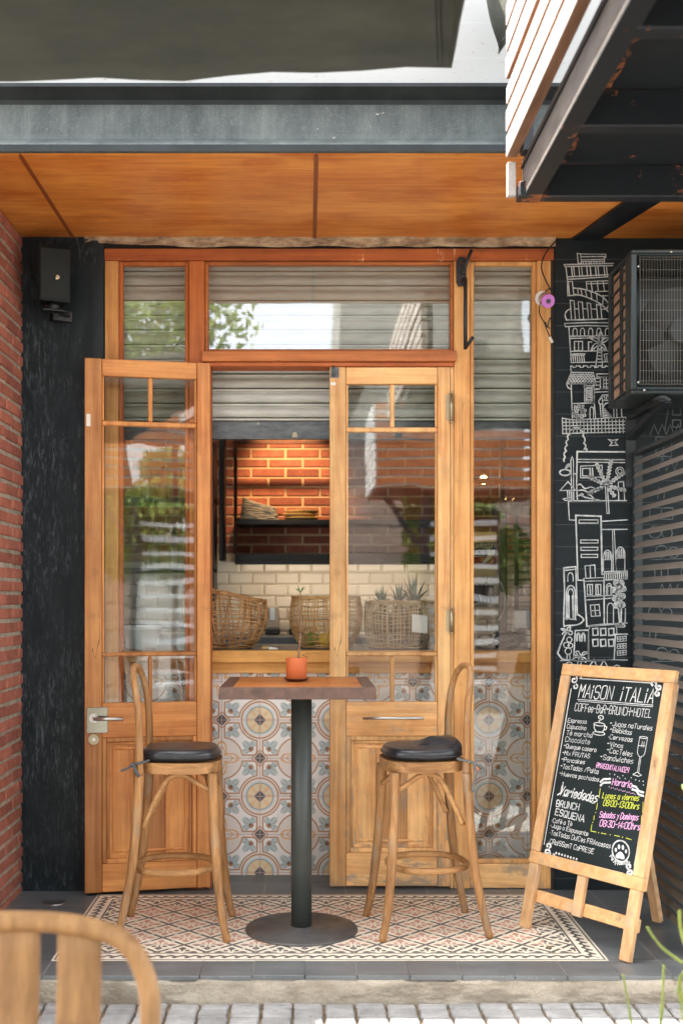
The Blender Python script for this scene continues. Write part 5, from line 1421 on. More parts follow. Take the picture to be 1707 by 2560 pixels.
for (ya, yb) in ((4.03, 3.52), (3.44, 2.95), (2.85, 2.4)):
    n = 14; L_, R_ = [], []
    for i in range(n + 1):
        y = ya + (yb - ya) * i / n; c = bx + .155 + .012 * noise.noise(Vector((y * 9, 1, 1))); w = .012 + .012 * noise.noise(Vector((y * 23, 5, 1)))
        L_.append(m.v((c - max(.004, w), y, bz0 + .1140))); R_.append(m.v((c + max(.004, w * 1.1), y, bz0 + .1140)))
    for i in range(n): m.face([L_[i], L_[i + 1], R_[i + 1], R_[i]])
m.build('rust_seam', RUSTH, bl, recalc=False)
for (x, y) in ((2.75, 3.3), (2.75, 1.6)):
    m = MB(); m.box(x - .05, x + .05, y - .05, y + .05, -.11, bz0 - .003, .004); m.build('support_post', BLACKST, bl)
# ================================================================ PATIO UMBRELLA AND HANGING CLOTH
um_ = thing('patio_umbrella', 'olive canvas patio umbrella spanning the top left in front of the cafe', 'umbrella', (-1.0, 1.75, -.105))
cor = [Vector((.416, 3.20, 2.961)), Vector((-2.6, 3.34, 2.888)), Vector((-2.66, .35, 2.95)), Vector((.40, .25, 2.96))]
ctr = Vector((-1.11, 1.78, 0)); m = MB(); NN = 24
def cring(t):            # 0 hem .. 1 top of skirt .. 2 crown
    out = []
    for i in range(4):
        a, b = cor[i], cor[(i + 1) % 4]
        for k in range(NN):
            u_ = k / NN; e_ = a.lerp(b, u_); sag = math.sin(PI * u_)
            e_ = e_ + (ctr - Vector((e_.x, e_.y, 0))) * .02 * sag * (1 - min(t, 1)) + Vector((0, 0, .010 * math.sin(u_ * 19 + i) * sag + .006 * math.sin(u_ * 43)))
            if t <= 1: dd_ = Vector((ctr.x, ctr.y, 0)) - Vector((e_.x, e_.y, 0)); q = e_ + Vector((dd_.x * .02, dd_.y * .105, 0)) * t + Vector((0, 0, .29 * t))
            else:
                q = e_ + (Vector((ctr.x, ctr.y, 0)) - Vector((e_.x, e_.y, 0))) * (.105 + .895 * (t - 1) * .98); q = q + Vector(((e_.x - ctr.x) * .085 * (2 - t), 0, 0)); z1 = e_.z + .29; q.z = z1 + (3.33 - z1) * (t - 1)
            out.append(q)
    return out
m.loft([cring(t) for t in (0, .15, .35, .6, .85, 1, 1.25, 1.5, 1.75, 2)], True, False); 
cn = m.build('canopy', CANVAS, um_)
md = cn.modifiers.new('thick', 'SOLIDIFY'); md.thickness = .003
HEMD = pm('olive_hem', rgb(62, 64, 58), .9)
for t in (.06, .085):
    m = MB(); m.tube([q + Vector((0, .0, -.002)) for q in cring(t)], .0018, 5, True); m.build('hem_stitch', HEMD, cn)
for off in (.028, .04):
    m = MB(); pts = []
    for t in (0, .2, .4, .6, .8, 1):
        r_ = cring(t); a = r_[0]; b = r_[1]; pts.append(a.lerp(b, off / .126) + Vector((0, -.003, -.001)))
    m.tube(pts, .0018, 5); m.build('side_stitch', HEMD, cn)
r1 = cring(1); apx = Vector((ctr.x, ctr.y, 3.315))
for i in range(4):
    m = MB(); m.bar(apx - Vector((0, 0, .04)), r1[i * NN] - Vector((0, 0, .03)), .018, .025); m.build('rib', BLACKST, um_)
m = MB(); m.tube([(ctr.x, ctr.y, -.105), (ctr.x, ctr.y, 3.31)], .024, 14); m.build('pole', BLACKST, um_)
m = MB(); m.box(ctr.x - .3, ctr.x + .3, 1.48, 2.08, -.104, -.05, .01); m.build('base', BLACKST, um_)
hc = thing('hanging_cloth', 'corner of grey olive shade cloth hanging beside the whitewashed slats', 'shade cloth', (.78, 4.35, 3.6))
m = MB(); YH = 4.33
pts = [S(1210, -30, YH), S(1226, 60, YH - .03), S(1244, 112, YH), S(1250, 118, YH + .02), S(1275, 40, YH + .05), S(1330, -30, YH + .09)]
N = 10; g = []
l0 = cr([S(1205, -60, YH), S(1222, 40, YH - .03), S(1243, 108, YH), S(1249, 117, YH + .01)], 5); r0 = cr([S(1360, -60, YH + .10), S(1330, 10, YH + .07), S(1290, 62, YH + .04), S(1250, 118, YH + .01)], 5)
for a, b in zip(l0, r0):
    g.append([m.v(a.lerp(b, k / 6) + Vector((0, .05 * math.sin(k * 1.3), 0))) for k in range(7)])
for i in range(len(g) - 1):
    for k in range(6): m.face([g[i][k], g[i][k + 1], g[i + 1][k + 1], g[i + 1][k]], True)
o = m.build('cloth', CANVAS, hc); md = o.modifiers.new('thick', 'SOLIDIFY'); md.thickness = .003
m = MB(); m.tube([(.72, 4.40, 3.9), (1.1, 4.45, 3.9)], .012, 8); m.build('hanging_rod', BLACKST, hc)
# ================================================================ FOREGROUND CHAIR (seen from behind)
ch = thing('wooden_chair', 'curved back wooden chair in the foreground at the lower left', 'chair', (-.57, 1.98, -.103))
yc = 2.2
m = MB()
hp = [(-.215, yc - .05, .36), (-.250, yc - .012, .52), (-.258, yc + .004, .62), (-.250, yc + .012, .70), (-.212, yc + .016, .772), (-.13, yc + .018, .806), (0, yc + .02, .815)]
pts = hp + [(-a, b, c) for a, b, c in hp[-2::-1]]
pts = [(-.58 + a * 1.06, b, c - .012) for a, b, c in pts]
m.tube(cr(pts, 8), .0205, 14, flat=1.0); m.build('back_hoop', W_CHAIR, ch)
for dx in (-.122, 0, .122):
    m = MB(); a0 = -.57 + dx
    n = 8
    rg = []
    for i in range(n + 1):
        za = .37 + (.425 - (.008 if dx else 0)) * i / n; ya = yc - .048 + .066 * math.sin(PI / 2 * i / n); w = .043
        rg.append([(a0 - w, ya - .006, za), (a0 - w + .004, ya - .0075, za), (a0 + w - .004, ya - .0075, za), (a0 + w, ya - .006, za), (a0 + w, ya + .006, za), (a0 - w, ya + .006, za)])
    m.loft(rg, True)
    m.build('back_slat', W_CHAIR, ch)
m = MB(); m.box(-.57 - .22, -.57 + .22, yc - .47, yc - .03, .345, .372, .012, seg=2); m.build('seat', W_CHAIR, ch)
for (a, b) in ((-.2, -.05), (.2, -.05), (-.19, -.44), (.19, -.44)):
    m = MB(); m.tube([(-.57 + a * 1.05, yc + b + (.03 if b > -.1 else -.02), -.103), (-.57 + a, yc + b, .35)], [.014, .019], 10); m.build('leg', W_CHAIR, ch)
# ================================================================ FOREGROUND PLANT
pl = thing('potted_succulent', 'thin lime green succulent stems poking in at the lower right corner', 'plant', (1.0, 3.05, -.105))
m = MB(); m.lathe([(.12, 0.001), (.17, .26), (.185, .27), (.185, .30), (.17, .30), (.16, .27), (.01, .265)], (1.10, 2.95, -.105), 28); m.build('pot', TERRA, pl)
m = MB(); m.lathe([(.158, .268), (.05, .285)], (1.10, 2.95, -.105), 16); m.build('soil', SOIL, pl)
base = Vector((1.08, 2.96, .17))
def stem(pts, r=(.007, .0055, .004)):
    m = MB(); q = cr([base + Vector((random.uniform(-.07, .07), random.uniform(-.06, .06), 0))] + pts, 8); m.tube(q, [a * .72 for a in r], 8)
    for k in range(3, len(q), 5): m.sphere(q[k], r[1] * .9, 6, (1, 1, .5))
    m.build('stem', STEMY, pl)
stem([S(1700, 2480, 2.9), S(1715, 2420, 2.85), S(1690, 2397, 2.85), S(1655, 2370, 2.85), S(1627, 2335, 2.85), S(1617, 2318, 2.85)])
stem([S(1740, 2420, 2.9), S(1712, 2365, 2.9), S(1700, 2320, 2.9), S(1697, 2275, 2.9)], (.008, .006, .006))
stem([S(1600, 2640, 2.9), S(1580, 2570, 2.9), S(1568, 2500, 2.9), S(1556, 2435, 2.9)], (.007, .005, .0035))
stem([S(1640, 2650, 2.9), S(1650, 2560, 2.9), S(1655, 2490, 2.9), S(1658, 2412, 2.9)], (.008, .006, .004))
stem([S(1720, 2600, 2.8), S(1705, 2540, 2.8), S(1692, 2470, 2.8)], (.007, .005, .003))
stem([S(1730, 2400, 3.1), S(1722, 2050, 3.1), S(1706, 1962, 3.1)], (.008, .007, .006))
# ================================================================ INSIDE THE BAR
zc = ztop
def basket(name, label, c, r0, r1, h, tilt, mat, nst, nrow, seed, lean=0, tr=.0036, bulge=.03):
    t = thing(name, label, 'basket', c); rnd = random.Random(seed)
    def P3(a, f):
        r = r0 + (r1 - r0) * f ** .6 + bulge * math.sin(PI * f)
        z = h * f * (1 + tilt * math.cos(a) * f)
        return Vector((r * math.cos(a), r * math.sin(a) * .9, z + tr))
    m = MB()
    for k in range(nst):
        a = 2 * PI * k / nst + rnd.uniform(-.04, .04); l1 = rnd.uniform(-lean, lean); l0 = rnd.uniform(-lean, lean) * .4
        m.tube([Vector(c) + P3(a + l0 + (l1 - l0) * i / 9, i / 9 * .98) for i in range(10)], tr * rnd.uniform(.7, 1.1), 5)
    for j in range(nrow):
        f = (j + .3 + rnd.uniform(-.2, .2)) / nrow; ph = rnd.uniform(0, 6)
        m.tube([Vector(c) + P3(2 * PI * i / 40, min(1, max(0.02, f + .018 * math.sin(5 * PI * i / 20 + ph)))) * 1.004 for i in range(40)], tr * rnd.uniform(.6, .95), 5, True)
    m.build('weave', mat, t)
    m = MB()
    for q in range(5):
        m.tube([Vector(c) + P3(2 * PI * i / 60, .965 + .012 * q) + Vector((rnd.uniform(-.004, .004), rnd.uniform(-.004, .004), rnd.uniform(-.005, .005))) for i in range(60)], tr * .95, 5, True)
    m.build('rim', mat, t)
    m = MB(); m.lathe([(r0 + .004, .002), (r0 + .01, .008), (.01, .006)], c, 24, Matrix.Diagonal((1, .9, 1)).to_3x3()); m.build('bottom', WICKD, t)
    return t
basket('leaning_basket', 'dark loosely woven wicker basket with slanting rim, left on the counter', (-.445, 6.14, zc), .15, .225, .30, -.16, WICKD, 58, 14, 3, .28, .0042)
bb_ = [c for c in bpy.data.objects if c.name == 'weave'][-1]
basket('fruit_basket', 'open weave straw basket holding lemons beside the door stile', (SX(815, 6.15), 6.15, zc), .135, .185, .275, .0, WICK, 46, 10, 5, .06, .0034)
basket('pineapple_basket', 'pale straw basket with pineapples behind the closed door glass', (SX(998, 6.15), 6.15, zc), .165, .185, .25, 0, WICKP, 58, 12, 8, .05, .0034, .012)
o = [b for b in bpy.data.objects if b.name.startswith('pineapple_basket')][0]
m = MB(); q = S(1040, 1545, 5.93); m.hexa([(q.x - .02, 5.955, q.z - .075), (q.x + .062, 5.95, q.z - .082), (q.x + .062, 5.952, q.z - .082), (q.x - .02, 5.957, q.z - .075), (q.x - .02, 5.955, q.z + .02), (q.x + .062, 5.95, q.z + .012), (q.x + .062, 5.952, q.z + .012), (q.x - .02, 5.957, q.z + .02)]); m.build('paper_tag', PAPER, o)
rnd = random.Random(12)
for i, (dx, dy, dz, mt, lb) in enumerate(((.06, -.07, .04, LEMON, 'yellow lemon low in the straw basket, nearest the door stile'), (-.01, -.05, .045, LEMON, 'yellow lemon low in the middle of the straw basket'), (-.08, -.05, .05, LIMEM, 'green lime low at the left in the straw basket'), (.03, .05, .05, LEMON, 'yellow lemon at the back of the straw basket'), (.07, -.02, .115, LIMEM, 'green lime lying on top of the lemons in the straw basket'))):
    m = MB(); m.sphere((SX(815, 6.15) + dx, 6.15 + dy, zc + dz), .038, 14, (1.15, 1, 1)); tag(m.build('lime' if mt is LIMEM else 'lemon', mt), lb, 'lime' if mt is LIMEM else 'lemon', 'citrus fruit in the straw basket')
for i, (dx, lb, hh) in enumerate(((-.10, 'pineapple with low spreading crown at the left of the pale basket', .09), (.0, 'pineapple with sparse crown in the middle of the pale basket', .11), (.085, 'pineapple with tall dark crown at the right of the pale basket', .16))):
    c = Vector((SX(998, 6.15) + dx, 6.15 - .03 + .03 * i, zc + .02)); p_ = thing('pineapple', lb, 'pineapple', c, 0, 'pineapples in the pale basket')
    m = MB(); m.sphere(c + Vector((0, 0, .115)), .055, 16, (1, 1, 1.9)); m.build('fruit', PINE, p_)
    m = MB()
    for k in range(26):
        a = rnd.uniform(0, 2 * PI); e = rnd.uniform(.35, 1.45); L = hh * rnd.uniform(.7, 1.2); d3 = Vector((math.cos(a) * math.cos(e), math.sin(a) * math.cos(e), math.sin(e))); sd = d3.cross(Vector((0, 0, 1))).normalized() * .010
        b0 = c + Vector((0, 0, .215)); b1 = b0 + d3 * L * .55 + Vector((0, 0, .012)); b2 = b0 + d3 * L + Vector((0, 0, -.01 if e < .8 else .01))
        m.face([m.v(b0 - sd), m.v(b0 + sd), m.v(b1 + sd * .8), m.v(b1 - sd * .8)]); m.face([m.v(b1 - sd * .8), m.v(b1 + sd * .8), m.v(b2)])
    m.build('crown', LEAFB, p_, recalc=False)
# knife with pale handle lying on the counter
kn = thing('kitchen_knife', 'small knife with pale wooden handle lying on the counter between baskets', 'knife', S(668, 1623, 5.95))
m = MB(); m.tube([(SX(655, 5.95), 5.95, zc + .008), (SX(672, 5.95), 5.95, zc + .008)], .008, 8); m.build('handle', PLATEM, kn)
m = MB(); m.hexa([(SX(672, 5.95), 5.949, zc + .001), (SX(694, 5.96), 5.959, zc + .001), (SX(694, 5.96), 5.961, zc + .001), (SX(672, 5.95), 5.951, zc + .001), (SX(672, 5.95), 5.949, zc + .015), (SX(694, 5.96), 5.959, zc + .008), (SX(694, 5.96), 5.961, zc + .008), (SX(672, 5.95), 5.951, zc + .015)]); m.build('blade', STEEL, kn)
def dispenser(label, sx):
    x = SX(sx, 8.05); t = thing('soap_dispenser', label, 'dispenser', (x, 8.07, 1.19), 0, 'soap dispensers against the tiles')
    m = MB(); z0 = 1.195; w = .05
    m.prism([(x - w, 8.0, z0 + .045), (x + w, 8.0, z0 + .045), (x + w * .9, 8.0, z0 + .19), (x + w * .5, 8.0, z0 + .205), (x - w * .5, 8.0, z0 + .205), (x - w * .9, 8.0, z0 + .19)], (0, .1, 0), .006); m.build('body', SOAPM, t)
    m = MB(); m.box(x - w - .002, x + w + .002, 7.99, 8.11, z0 - .004, z0 + .044, .008); m.build('base', BLACKPLA, t)
    m = MB(); m.box(x - .018, x + .02, 7.996, 8.0, z0 + .10, z0 + .19, .004); m.build('window', STEEL, t)
    return t
dispenser('beige soap dispenser with dark foot, fully in view left of the straw basket', 681.5); dispenser('beige soap dispenser with dark foot, half hidden behind the straw basket', 741)
# wall shelf frame with folded cloths and plates
YSH = 7.86
sh = thing('wall_shelf', 'dark metal wall shelf on the brick wall with reddish brown posts', 'shelf', (.1, 8.0, 1.76))
xs0, xs1 = SX(589, YSH), 1.0; zsh = SZ(1299, YSH)
m = MB(); m.box(xs0, xs1, YSH, 8.19, zsh - .035, zsh, .003); m.box(xs0, xs1, YSH - .05, 8.19, SZ(1402, YSH), SZ(1385, YSH), .003); m.box(xs0, xs1, YSH - .05, YSH - .04, SZ(1402, YSH) - .028, SZ(1402, YSH) - .0005); m.build('board', BLACKST, sh)  # front lip of the lower board added to hide the light bar
m = MB()
for x in (xs0, xs1): m.box(x - .012, x + .012, YSH - .016, YSH + .010, SZ(1385, YSH), 2.56, .002)
m.build('post', IRON, sh)
m = MB(); m.box(xs0 + .013, xs1 - .013, YSH - .012, YSH + .012, 2.535, 2.56, .002); m.build('top_rail', IRON, sh)
m = MB(); m.box(SX(549, 7.95), SX(562, 7.95), 7.9, 8.1, SZ(1402, 7.95), 2.9, .004); tag(m.build('dark_upright_strip', BLACKST), 'dark narrow upright strip against the brick wall at the left of the shelf', 'column')  # narrow dark upright box left of the shelf
rnd = random.Random(9); z = zsh + .001
for k in range(9):
    f = k / 8; x0 = SX(604, YSH + .1) + .012 * f - .008 * (8 - k) / 8; x1 = SX(698, YSH + .1) - .03 * f + rnd.uniform(-.008, .008); zl_ = .0175; zr = .0095
    m = MB(); A, B = [], []
    zL = zsh + .002 + zl_ * k; zR = zsh + .002 + zr * k
    n = 7; rows_ = []
    for i in range(n + 1):
        u = i / n; x = x0 + (x1 - x0) * u; zz = zL + (zR - zL) * u + .003 * math.sin(u * 6 + k); th = (zl_ * (1 - u) + zr * u) - .0008
        rows_.append([m.v((x, YSH + .03 + rnd.uniform(-.008, .006), zz)), m.v((x, YSH + .03 + rnd.uniform(-.008, .006), zz + th)), m.v((x, YSH + .24, zz + th)), m.v((x, YSH + .24, zz))])
    for a, b in zip(rows_, rows_[1:]):
        for i in range(4): m.face([a[i], a[(i + 1) % 4], b[(i + 1) % 4], b[i]], True)
    m.face(rows_[0][::-1]); m.face(rows_[-1])
    names = ('lowest', 'second lowest', 'third lowest', 'fourth lowest', 'middle', 'fourth from the top', 'third from the top', 'second from the top', 'topmost')
    tag(m.build('folded_cloth', CLOTH), f'cream folded cloth, {names[k]} of the pile on the wall shelf', 'cloth', 'folded cloths piled on the shelf')
for k, nm in enumerate(('bottom', 'middle', 'top')):
    m = MB(); x = SX(752, YSH + .14) + (.004, -.006, .006)[k]; zz = zsh + .002 + k * .024
    m.lathe([(.06, 0), (.11, .008), (.125, .018), (.122, .022), (.10, .012), (.01, .010)], (x, YSH + .14, zz), 28); tag(m.build('wooden_plate', PLATEM), f'pale wooden plate at the {nm} of the stack on the wall shelf', 'plate', 'wooden plates stacked on the shelf')
# right sidelight: rack, poster, cards, bags
rk = thing('tray_rack', 'tall dark rack with many thin pale shelf edges behind the right sidelight', 'rack', (1.35, 7.3, 0))
YR = 7.2; xa, xb = SX(1290, YR), SX(1345, YR) + .15
m = MB()
for x in (xa, xb):
    for y in (YR, YR + .4): m.box(x - .012, x + .012, y - .012, y + .012, 0, SZ(1262, YR), .002)
m.build('frame', BLACKST, rk)
z = SZ(1312, YR)
while z > 1.15:
    m = MB(); m.box(xa + .013, xb - .013, YR - .004, YR + .4, z - .009, z, .001); m.build('tray', GALV, rk); z -= 19.2 / F * YR
po = thing('wall_poster', 'cream and red poster with mirrored lettering and a white boot, behind the right sidelight', 'poster', (1.1, 7.6, 1.9))
YP = 7.5; c0, c1 = SX(1180, YP), SX(1240, YP)
m = MB(); m.box(c0, c1, YP, YP + .006, SZ(1440, YP), SZ(1330, YP)); m.build('sheet', pm('poster_cream', rgb(226, 206, 164), .6), po)
m = MB(); m.box(c0 + .002, c1 - .002, YP - .003, YP - .0005, SZ(1414, YP), SZ(1392, YP)); m.build('red_band', REDP, po)
m = MB(); m.box(c0 + .002, c1 - .002, YP - .003, YP - .0005, SZ(1390, YP), SZ(1356, YP)); m.build('black_band', pm('poster_black', rgb(30, 30, 30), .6), po)
m = MB(); fp = lambda p: Vector((c1 - .006 - p.x, YP - .0045, p.y))
for tx, yy in (('FEDERAL', 1369), ('12R 200', 1385)):
    for st in text_strokes(tx, (0, SZ(yy, YP)), ((c1 - c0) * .9, SZ(yy, YP)), .024): m.ribbon(st, .005, fp)
m.build('lettering', PAINTW, po, recalc=False)
m = MB(); bp_ = lambda a, b: Vector((SX(1140 + a / 3.51, YP), YP - .0052, SZ(1050 + b / 3.51, YP)))
m.prism([bp_(270, 1140), bp_(335, 1140), bp_(330, 1190), bp_(300, 1210), (bp_(292, 1225)), bp_(240, 1262), bp_(232, 1240), bp_(275, 1195)], (0, .001, 0)); m.build('boot', PAPER, po)
wl = thing('partition_post', 'dark vertical post inside the room between the poster and the rack', 'post', (1.25, 7.0, 0))
m = MB(); m.box(SX(1250, 7.0), SX(1262, 7.0), 7.0, 7.06, 0, 3.19, .003); m.build('shaft', GREYST, wl); m = MB(); m.box(SX(1248, 7.0), SX(1264, 7.0), 6.99, 7.07, 0.0, .1, .003); m.build('foot', BLACKST, wl)
for k in range(5):
    m = MB(); x = SX(1190 + k * 10, 6.5); a = R(-18 + 3 * k); M = Matrix.Translation((x, 6.5 + .02 * k, SZ(1512, 6.5))) @ Matrix.Rotation(a, 4, 'Y') @ Matrix.Rotation(R(35), 4, 'Z')
    m.box(-.05, .05, -.002, .002, 0, .125, 0, M); m.mi = 1; m.box(-.042, .042, -.004, -.0022, .012, .113, 0, M)
    tag(m.build('menu_card', [PAPER, BAGM]), ('leftmost leaning', 'second from left', 'middle', 'second from right', 'rightmost upright')[k] + ' dark menu card with white border in the fan behind the right sidelight', 'card', 'fan of menu cards')
st_ = thing('card_stand', 'thin wire stand with a round hoop holding menu cards on the counter', 'stand', (SX(1215, 6.5), 6.5, zc))
m = MB(); c = S(1230, 1500, 6.55); m.tube([c + Vector((.075 * math.cos(2 * PI * k / 28), 0, .135 * math.sin(2 * PI * k / 28))) for k in range(28)], .0022, 6, True); m.tube([(c.x, 6.55, c.z - .13), (c.x, 6.55, zc)], .004, 6); m.build('hoop', STEEL, st_)
m = MB(); m.box(SX(1185, 6.5), SX(1250, 6.5), 6.48, 6.62, SZ(1514, 6.5) - .004, SZ(1514, 6.5)); m.lathe([(.06, .001), (.06, .006), (.02, .01)], (c.x, 6.55, zc), 20); m.build('tray', BLACKST, st_)
bc = thing('leaflet_box', 'white and blue leaflet box on the counter in front of the rack', 'box', (SX(1312, 6.4), 6.4, zc + .1))
m = MB(); m.box(SX(1290, 6.4), SX(1316, 6.4), 6.4, 6.5, zc + .10, SZ(1527, 6.4), .002); m.build('white_panel', PAPER, bc); m = MB(); m.box(SX(1317, 6.4), SX(1334, 6.4), 6.405, 6.5, zc + .10, SZ(1525, 6.4), .002); m.build('blue_panel', BLUEP, bc)
m = MB(); m.box(SX(1290, 6.4), SX(1334, 6.4), 6.4, 6.5, zc, zc + .099, .002); m.build('plinth', BLACKST, bc)
for k, (sx, w, h, lb, mt) in enumerate(((1222, .075, .07, 'crumpled pale wrapped snack lying left on the counter behind the right sidelight', CLOTH), (1252, .09, .085, 'dark glossy wrapped pack with folds on the counter behind the right sidelight', BAGM), (1274, .07, .095, 'dark glossy wrapped pack standing beside the wire basket', BAGM))):
    m = MB(); c = Vector((SX(sx, 6.05), 6.05, zc + h * .5)); rnd = random.Random(k)
    bmesh.ops.create_icosphere(m.bm, subdivisions=3, radius=1)
    for v in m.bm.verts:
        n_ = 1 + .35 * noise.noise(v.co * 2.2 + Vector((k * 9, 0, 0))) + .12 * noise.noise(v.co * 6)
        v.co = c + Vector((v.co.x * w * n_, v.co.y * .05 * n_, max(-h * .5 + .001, v.co.z * h * .52 * n_)))
    tag(m.build('wrapped_pack', mt), lb, 'pack', 'wrapped snacks on the counter')
wb = thing('wire_basket', 'small black wire basket of napkins at the right end of the counter', 'basket', (SX(1332, 6.02), 6.02, zc))
m = MB(); x0, x1 = SX(1312, 6.02), SX(1312, 6.02) + .16
for k in range(6): m.tube([(x0 - .02 + k * .034, 5.96, zc + .11), (x0 + k * .03, 5.97, zc + .004), (x0 + k * .03, 6.08, zc + .004), (x0 - .02 + k * .034, 6.09, zc + .11)], .002, 5)
for z in (.004, .04, .075, .11): m.tube([(x0 - .2 * z, 5.97 - .1 * z, zc + z), (x1 + .2 * z, 5.97 - .1 * z, zc + z), (x1 + .2 * z, 6.08 + .1 * z, zc + z), (x0 - .2 * z, 6.08 + .1 * z, zc + z)], .002, 5, True)
m.build('wires', BLACKST, wb)
m = MB(); m.box(x0 + .012, x1 - .012, 5.985, 6.07, zc + .007, zc + .10, .004); tag(m.build('napkin_stack', PAPER), 'stack of white napkins inside the small wire basket', 'napkins')
# hanging wine glasses
rnd = random.Random(14)
gr = thing('glass_rail', 'dark rail under the ceiling from which stemmed glasses hang', 'rail', (1.2, 6.7, 2.3))
m = MB(); zr_ = SZ(1205, 6.7); m.box(SX(1150, 6.7), SX(1345, 6.7), 6.6, 6.8, zr_, zr_ + .015, .002)
for x in (SX(1160, 6.7), SX(1340, 6.7)): m.box(x, x + .015, 6.69, 6.71, zr_ + .016, 3.19)
m.build('rail_board', BLACKST, gr)
for k in range(7):
    x = SX(1172 + 24 * k, 6.7); y = 6.66 + .07 * (k % 2); z = zr_ - .001
    m = MB(); m.lathe([(.030, -.001), (.004, -.006), (.0035, -.085), (.02, -.10), (.036, -.13), (.036, -.165), (.029, -.20), (.028, -.20), (.034, -.165), (.034, -.13), (.018, -.103), (.001, -.098)], (x, y, z), 16, cap=False)
    tag(m.build('wine_glass', BOTTLE), 'upside down stemmed glass hanging from the rail behind the right sidelight', 'glass', 'stemmed glasses hanging from the rail')
# left sidelight: tub and bottles
tu = thing('white_tub', 'white plastic tub on the counter behind the open door glass', 'tub', (SX(358, 6.1), 6.1, zc))
m = MB(); m.lathe([(.085, .001), (.10, .10), (.105, .102), (.105, .112), (.098, .112), (.08, .01), (.01, .008)], (SX(356, 6.1), 6.1, zc), 30); m.build('body', WPLAST, tu)
m = MB(); m.lathe([(.107, .1125), (.107, .122), (.02, .125)], (SX(356, 6.1), 6.1, zc), 30); m.build('lid', WPLAST, tu)
bs = thing('bottle_shelf', 'dark bottle shelf on the left interior, behind the open door', 'shelf', (-.8, 7.6, 1.3))
m = MB()
for zz in (SZ(1246, 7.6), SZ(1420, 7.6), SZ(1560, 7.6)): m.box(-1.5, -.62, 7.55, 7.85, zz - .03, zz, .002)
for x in (-1.5, -.64): m.box(x, x + .02, 7.56, 7.84, 0, 2.5)
m.build('boards', BLACKST, bs)
for k, (sx, sy, hh, mt, lb) in enumerate(((364, 1246, .30, BOTTLE, 'clear bottle on the upper shelf behind the open door, tallest in its row'), (408, 1246, .22, REDP, 'red bottle on the upper shelf behind the open door'), (388, 1420, .26, BOTTLE, 'clear bottle on the middle shelf behind the open door'), (436, 1420, .24, BOTTLE, 'clear bottle at the right of the middle shelf behind the open door'))):
    x, y, z = SX(sx, 7.65), 7.65, SZ(sy, 7.6) + .001; t = thing('bottle', lb, 'bottle', (x, y, z), 0, 'bottles on the bar shelf')
    m = MB(); m.lathe([(.034, 0), (.036, .01), (.036, hh * .6), (.014, hh * .78), (.013, hh)], (x, y, z), 18); m.build('glass_body', mt, t); m = MB(); m.tube([(x, y, z + hh + .0005), (x, y, z + hh + .02)], .015, 12); m.build('cap', BLACKPLA, t)
# lamps
def spot(label, loc, tgt, power, size):
    t = thing('ceiling_spotlight', label, 'lamp', loc, 0, 'warm spotlights on the bar ceiling')
    dv = (Vector(tgt) - Vector(loc)).normalized(); L0 = Vector(loc)
    m = MB(); m.tube([L0 - dv * .10, L0], [.03, .04], 18); m.tube([L0 - dv * .06, Vector((loc[0], loc[1], 3.199))], .008, 8); m.build('housing', BLACKST, t)
    m = MB(); m.sphere(L0 + dv * .004, .022, 14); m.build('bulb', BULB, t)
    ld = bpy.data.lights.new('spot_light', 'SPOT'); ld.energy = power; ld.color = (1, .62, .30); ld.spot_size = R(size); ld.spot_blend = .8; ld.shadow_soft_size = .03
    lo = bpy.data.objects.new('spot_light', ld); COL.objects.link(lo); lo.location = L0 + dv * .03; lo.rotation_euler = dv.to_track_quat('-Z', 'Y').to_euler(); lo.parent = None
    lo['kind'] = 'helper'
spot('warm ceiling spotlight shining on the brick wall above the shelf', (-.14, 7.42, 2.90), (-.12, 8.2, 2.22), 12, 60)
ul = thing('added_shelf_light', 'added unseen warm light bar under the lowest shelf board, brightening the tiles', 'lamp', (.2, 7.9, 1.74))  # unseen bar added to brighten the tiles behind the counter
zb3 = SZ(1402, YSH)
m = MB(); m.box(-.47, .98, 7.88, 7.93, zb3 - .014, zb3 - .0005, .002); m.build('housing', BLACKST, ul)
m = MB(); m.box(-.46, .97, 7.89, 7.92, zb3 - .018, zb3 - .0145); m.build('diffuser', emis('added_light_glow', rgb(255, 214, 160), 1.2), ul)
ld = bpy.data.lights.new('tile_fill_light', 'AREA'); ld.shape = 'RECTANGLE'; ld.size = 1.42; ld.size_y = .03; ld.energy = .34; ld.color = (1, .84, .66)
lo = bpy.data.objects.new('tile_fill_light', ld); COL.objects.link(lo); lo.location = (.255, 7.905, zb3 - .024); lo.rotation_euler = Vector((0, -.75, 1)).to_track_quat('Z', 'Y').to_euler(); lo['kind'] = 'helper'
for k, (sx, sy, y, lb) in enumerate(((1208, 1200, 7.3, 'bare warm bulb seen through the right sidelight'),)):
    q = S(sx, sy, y); t = thing('pendant_bulb', lb, 'lamp', q); m = MB(); m.sphere(q, .026, 14); m.build('bulb', BULB, t); m = MB(); m.tube([q + Vector((0, 0, .026)), q + Vector((0, 0, .06))], .014, 10); m.tube([q + Vector((0, 0, .06)), (q.x, q.y, 3.2)], .003, 6); m.build('cord', CABLE, t)
